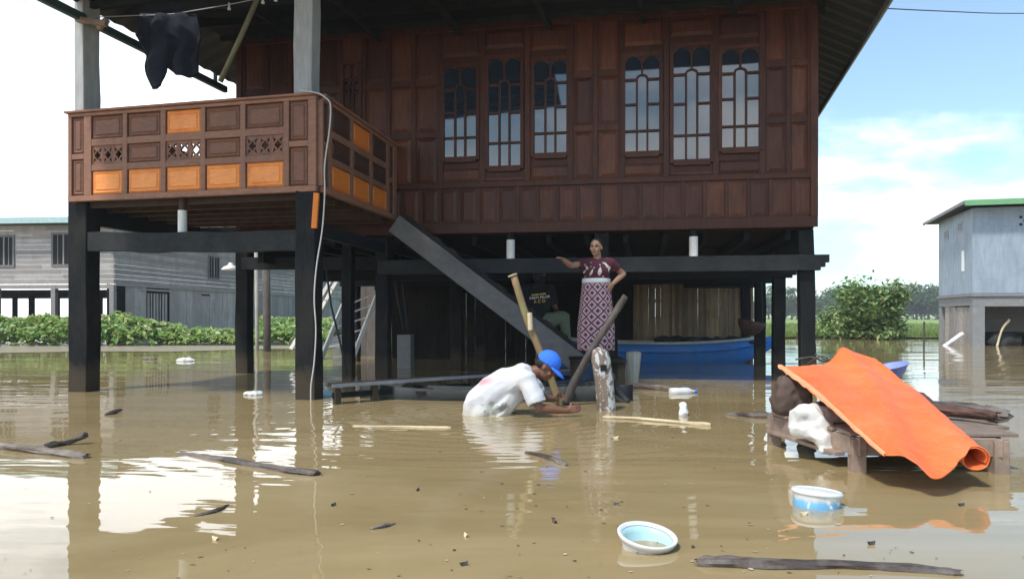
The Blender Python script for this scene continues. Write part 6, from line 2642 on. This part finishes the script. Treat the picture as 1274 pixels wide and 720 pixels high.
tag(mb.build('water_hyacinth', 'hyacinth_leaf', recalc=False, raw=True), 'dense bed of green water hyacinth along the silt bank', 'water plants', kind='stuff')
NCx = NC


def bush(t, H, Wd, nleaf, seed, mat='bush_leaf', lr=(0.06, 0.11)):
    r = random.Random(seed)
    st_ = MB()
    tips = []
    for k in range(16):
        a = r.uniform(0, 6.28)
        rad = r.uniform(0.2, 1) * Wd * 0.42
        z1 = H * r.uniform(0.55, 0.95) * (1 - 0.25 * rad / Wd)
        p0 = Vector((math.cos(a) * 0.15, math.sin(a) * 0.15, -0.4))
        p1 = Vector((math.cos(a) * rad * 0.5, math.sin(a) * rad * 0.5, z1 * 0.5))
        p2 = Vector((math.cos(a) * rad, math.sin(a) * rad, z1))
        st_.tube(smooth_pts([p0, p1, p2], 3), [0.035 - 0.004 * i for i in range(7)], 6)
        for f in (0.35, 0.5, 0.65, 0.8, 1.0):
            tips.append(p0.lerp(p1, f * 2) if f < 0.5 else p1.lerp(p2, f * 2 - 1))
    for k in range(30):
        a = r.uniform(0, 6.28)
        q = Vector((math.cos(a), math.sin(a), 0)) * (Wd * 0.5 * math.sqrt(r.random()))
        q.z = H * r.uniform(0.12, 0.88) * (1.05 - 0.5 * (q.length / (Wd * 0.5)) ** 2)
        tips.append(q)
    st_.build('stem', 'bark', t, local=True)
    lv = MB()
    for i in range(nleaf):
        c = r.choice(tips)
        s_ = Wd * 0.085
        p = c + Vector((r.gauss(0, s_), r.gauss(0, s_), r.gauss(0, s_ * 0.9)))
        if p.z < 0.03: p.z = r.uniform(0.03, 0.3)
        n_ = Vector((r.gauss(0, 0.6), r.gauss(0, 0.6), 0.8)).normalized()
        leaf(lv, p, n_, r.uniform(*lr), 1.5, rnd=r)
    lv.build('foliage', mat, t, local=True, recalc=False)


g = G(1078, 421)
t = thing('leafy_bush', 'round leafy green bush at the flooded edge of the field', 'bush', g)
bush(t, 2.3, 3.15, 10500, 4)


# trees on the far side of the field
def far_tree(seed, H, Wd):
    t = thing('broadleaf_tree', 'x', 'tree', (0, 0, 0.05))
    r = random.Random(seed)
    tr = MB()
    tr.tube([Vector((0, 0, -0.2)), Vector((0.1, 0, H * 0.35)), Vector((0, 0.1, H * 0.7))], [0.22, 0.17, 0.07], 7)
    cl = []
    for k in range(16):
        a = r.uniform(0, 6.28)
        q = Vector((math.cos(a), math.sin(a), 0)) * (Wd * 0.42 * math.sqrt(r.random()))
        q.z = H * r.uniform(0.22, 0.90) * (1 - 0.25 * (q.length / (Wd * 0.42)) ** 2)
        tr.tube([Vector((0, 0, H * 0.3)), q], [0.08, 0.02], 5)
        cl.append(q)
    tr.build('trunk', 'bark', t, local=True)
    lv = MB()
    for i in range(1500):
        c = r.choice(cl)
        p = c + Vector((r.gauss(0, Wd * 0.10), r.gauss(0, Wd * 0.10), r.gauss(0, H * 0.075)))
        leaf(lv, p, Vector((r.gauss(0, 0.6), r.gauss(0, 0.6), 0.8)).normalized(), r.uniform(0.2, 0.36), 1.3, rnd=r)
    lv.build('crown', 'tree_leaf', t, local=True, recalc=False)
    return t


def palm(seed, H):
    t = thing('palm_tree', 'x', 'palm', (0, 0, 0.05))
    r = random.Random(seed)
    m = MB()
    m.tube(smooth_pts([Vector((0, 0, -0.2)), Vector((0.25, 0, H * 0.5)), Vector((0.1, 0, H))], 4), [0.17 - 0.008 * i for i in range(9)], 7)
    m.build('trunk', 'palm_bark', t, local=True)
    lv = MB()
    for k in range(15):
        a = 6.28 * k / 15 + r.uniform(-0.2, 0.2)
        up = r.uniform(-0.15, 0.9)
        d = Vector((math.cos(a), math.sin(a), 0))
        prev = Vector((0.1, 0, H))
        pts = [prev]
        for j in range(1, 8):
            f = j / 7
            pts.append(Vector((0.1, 0, H)) + d * (1.9 * f) + Z3 * (up * 1.3 * f - 1.5 * f * f))
        side = d.cross(Z3)
        for j in range(7):
            for s in (-1, 1):
                w_ = 0.42 * math.sin(math.pi * (j + 1) / 8.5)
                p, q = pts[j], pts[j + 1]
                e = p.lerp(q, 0.6) + side * (s * w_) - Z3 * w_ * 0.45
                lv.face([lv.bm.verts.new(p), lv.bm.verts.new(q), lv.bm.verts.new(e)])
    lv.build('fronds', 'palm_leaf', t, local=True, recalc=False)
    return t


TR = [far_tree(21, 6.5, 7.5), far_tree(22, 7.6, 7.0), far_tree(23, 5.2, 6.5)]
PM = palm(31, 7.6)
FD = 165.0
treespec = []
r = random.Random(12)
px = 938
while px < 1300:
    treespec.append((px, r.uniform(158, 175), r.randrange(3), r.uniform(0.8, 1.12)))
    px += r.uniform(15, 24)
for px, sc_ in ((1120, 1.05), (1140, 1.1), (1155, 1.05), (1050, 1.0), (985, 0.95)):
    treespec.append((px, 150 + r.uniform(0, 5), 1, sc_))
where = ['behind the bush', 'seen between the black posts', 'left of the right house']
used_src = set()
for i, (px, d, k, s) in enumerate(treespec):
    o = TR[k] if k not in used_src else copy_tree(TR[k])
    used_src.add(k)
    o.location = ((px - CX) / F * d, d, 0.05)
    o.scale = (s, s, s)
    o.rotation_euler = (0, 0, r.uniform(0, 6.28))
    o['group'] = 'broadleaf trees on the far field edge'
    o['label'] = 'green broadleaf tree in the row on the far edge of the field'
pal = [(1118, 1.0), (1128, 1.06), (1137, 0.92), (962, 1.05), (975, 0.95), (985, 1.0), (1205, 1.0)]
for i, (px, s) in enumerate(pal):
    o = PM if i == 0 else copy_tree(PM)
    d = 160 + 2 * i
    o.location = ((px - CX) / F * d, d, 0.05)
    o.scale = (s, s, s * 0.92)
    o.rotation_euler = (0, 0, i * 1.3)
    o['group'] = 'palms on the far field edge'
    o['label'] = 'slender palm tree rising above the far row of trees'

# ------------------------------------------------------------------ humid air
hz = MB()
hz.box((0, 190, 14), (760, 490, 34.0))
m, nt, b = new_mat('humid_air')
nt.nodes.remove(b)
pv = nt.nodes.new('ShaderNodeVolumePrincipled')
pv.inputs['Color'].default_value = (0.92, 0.95, 1.0, 1)
pv.inputs['Density'].default_value = 0.0009
nt.links.new(pv.outputs[0], nt.nodes['Material Output'].inputs['Volume'])
tag(hz.build('haze', 'humid_air', raw=True), 'thin pale humid haze over the flooded land', 'haze', kind='stuff')
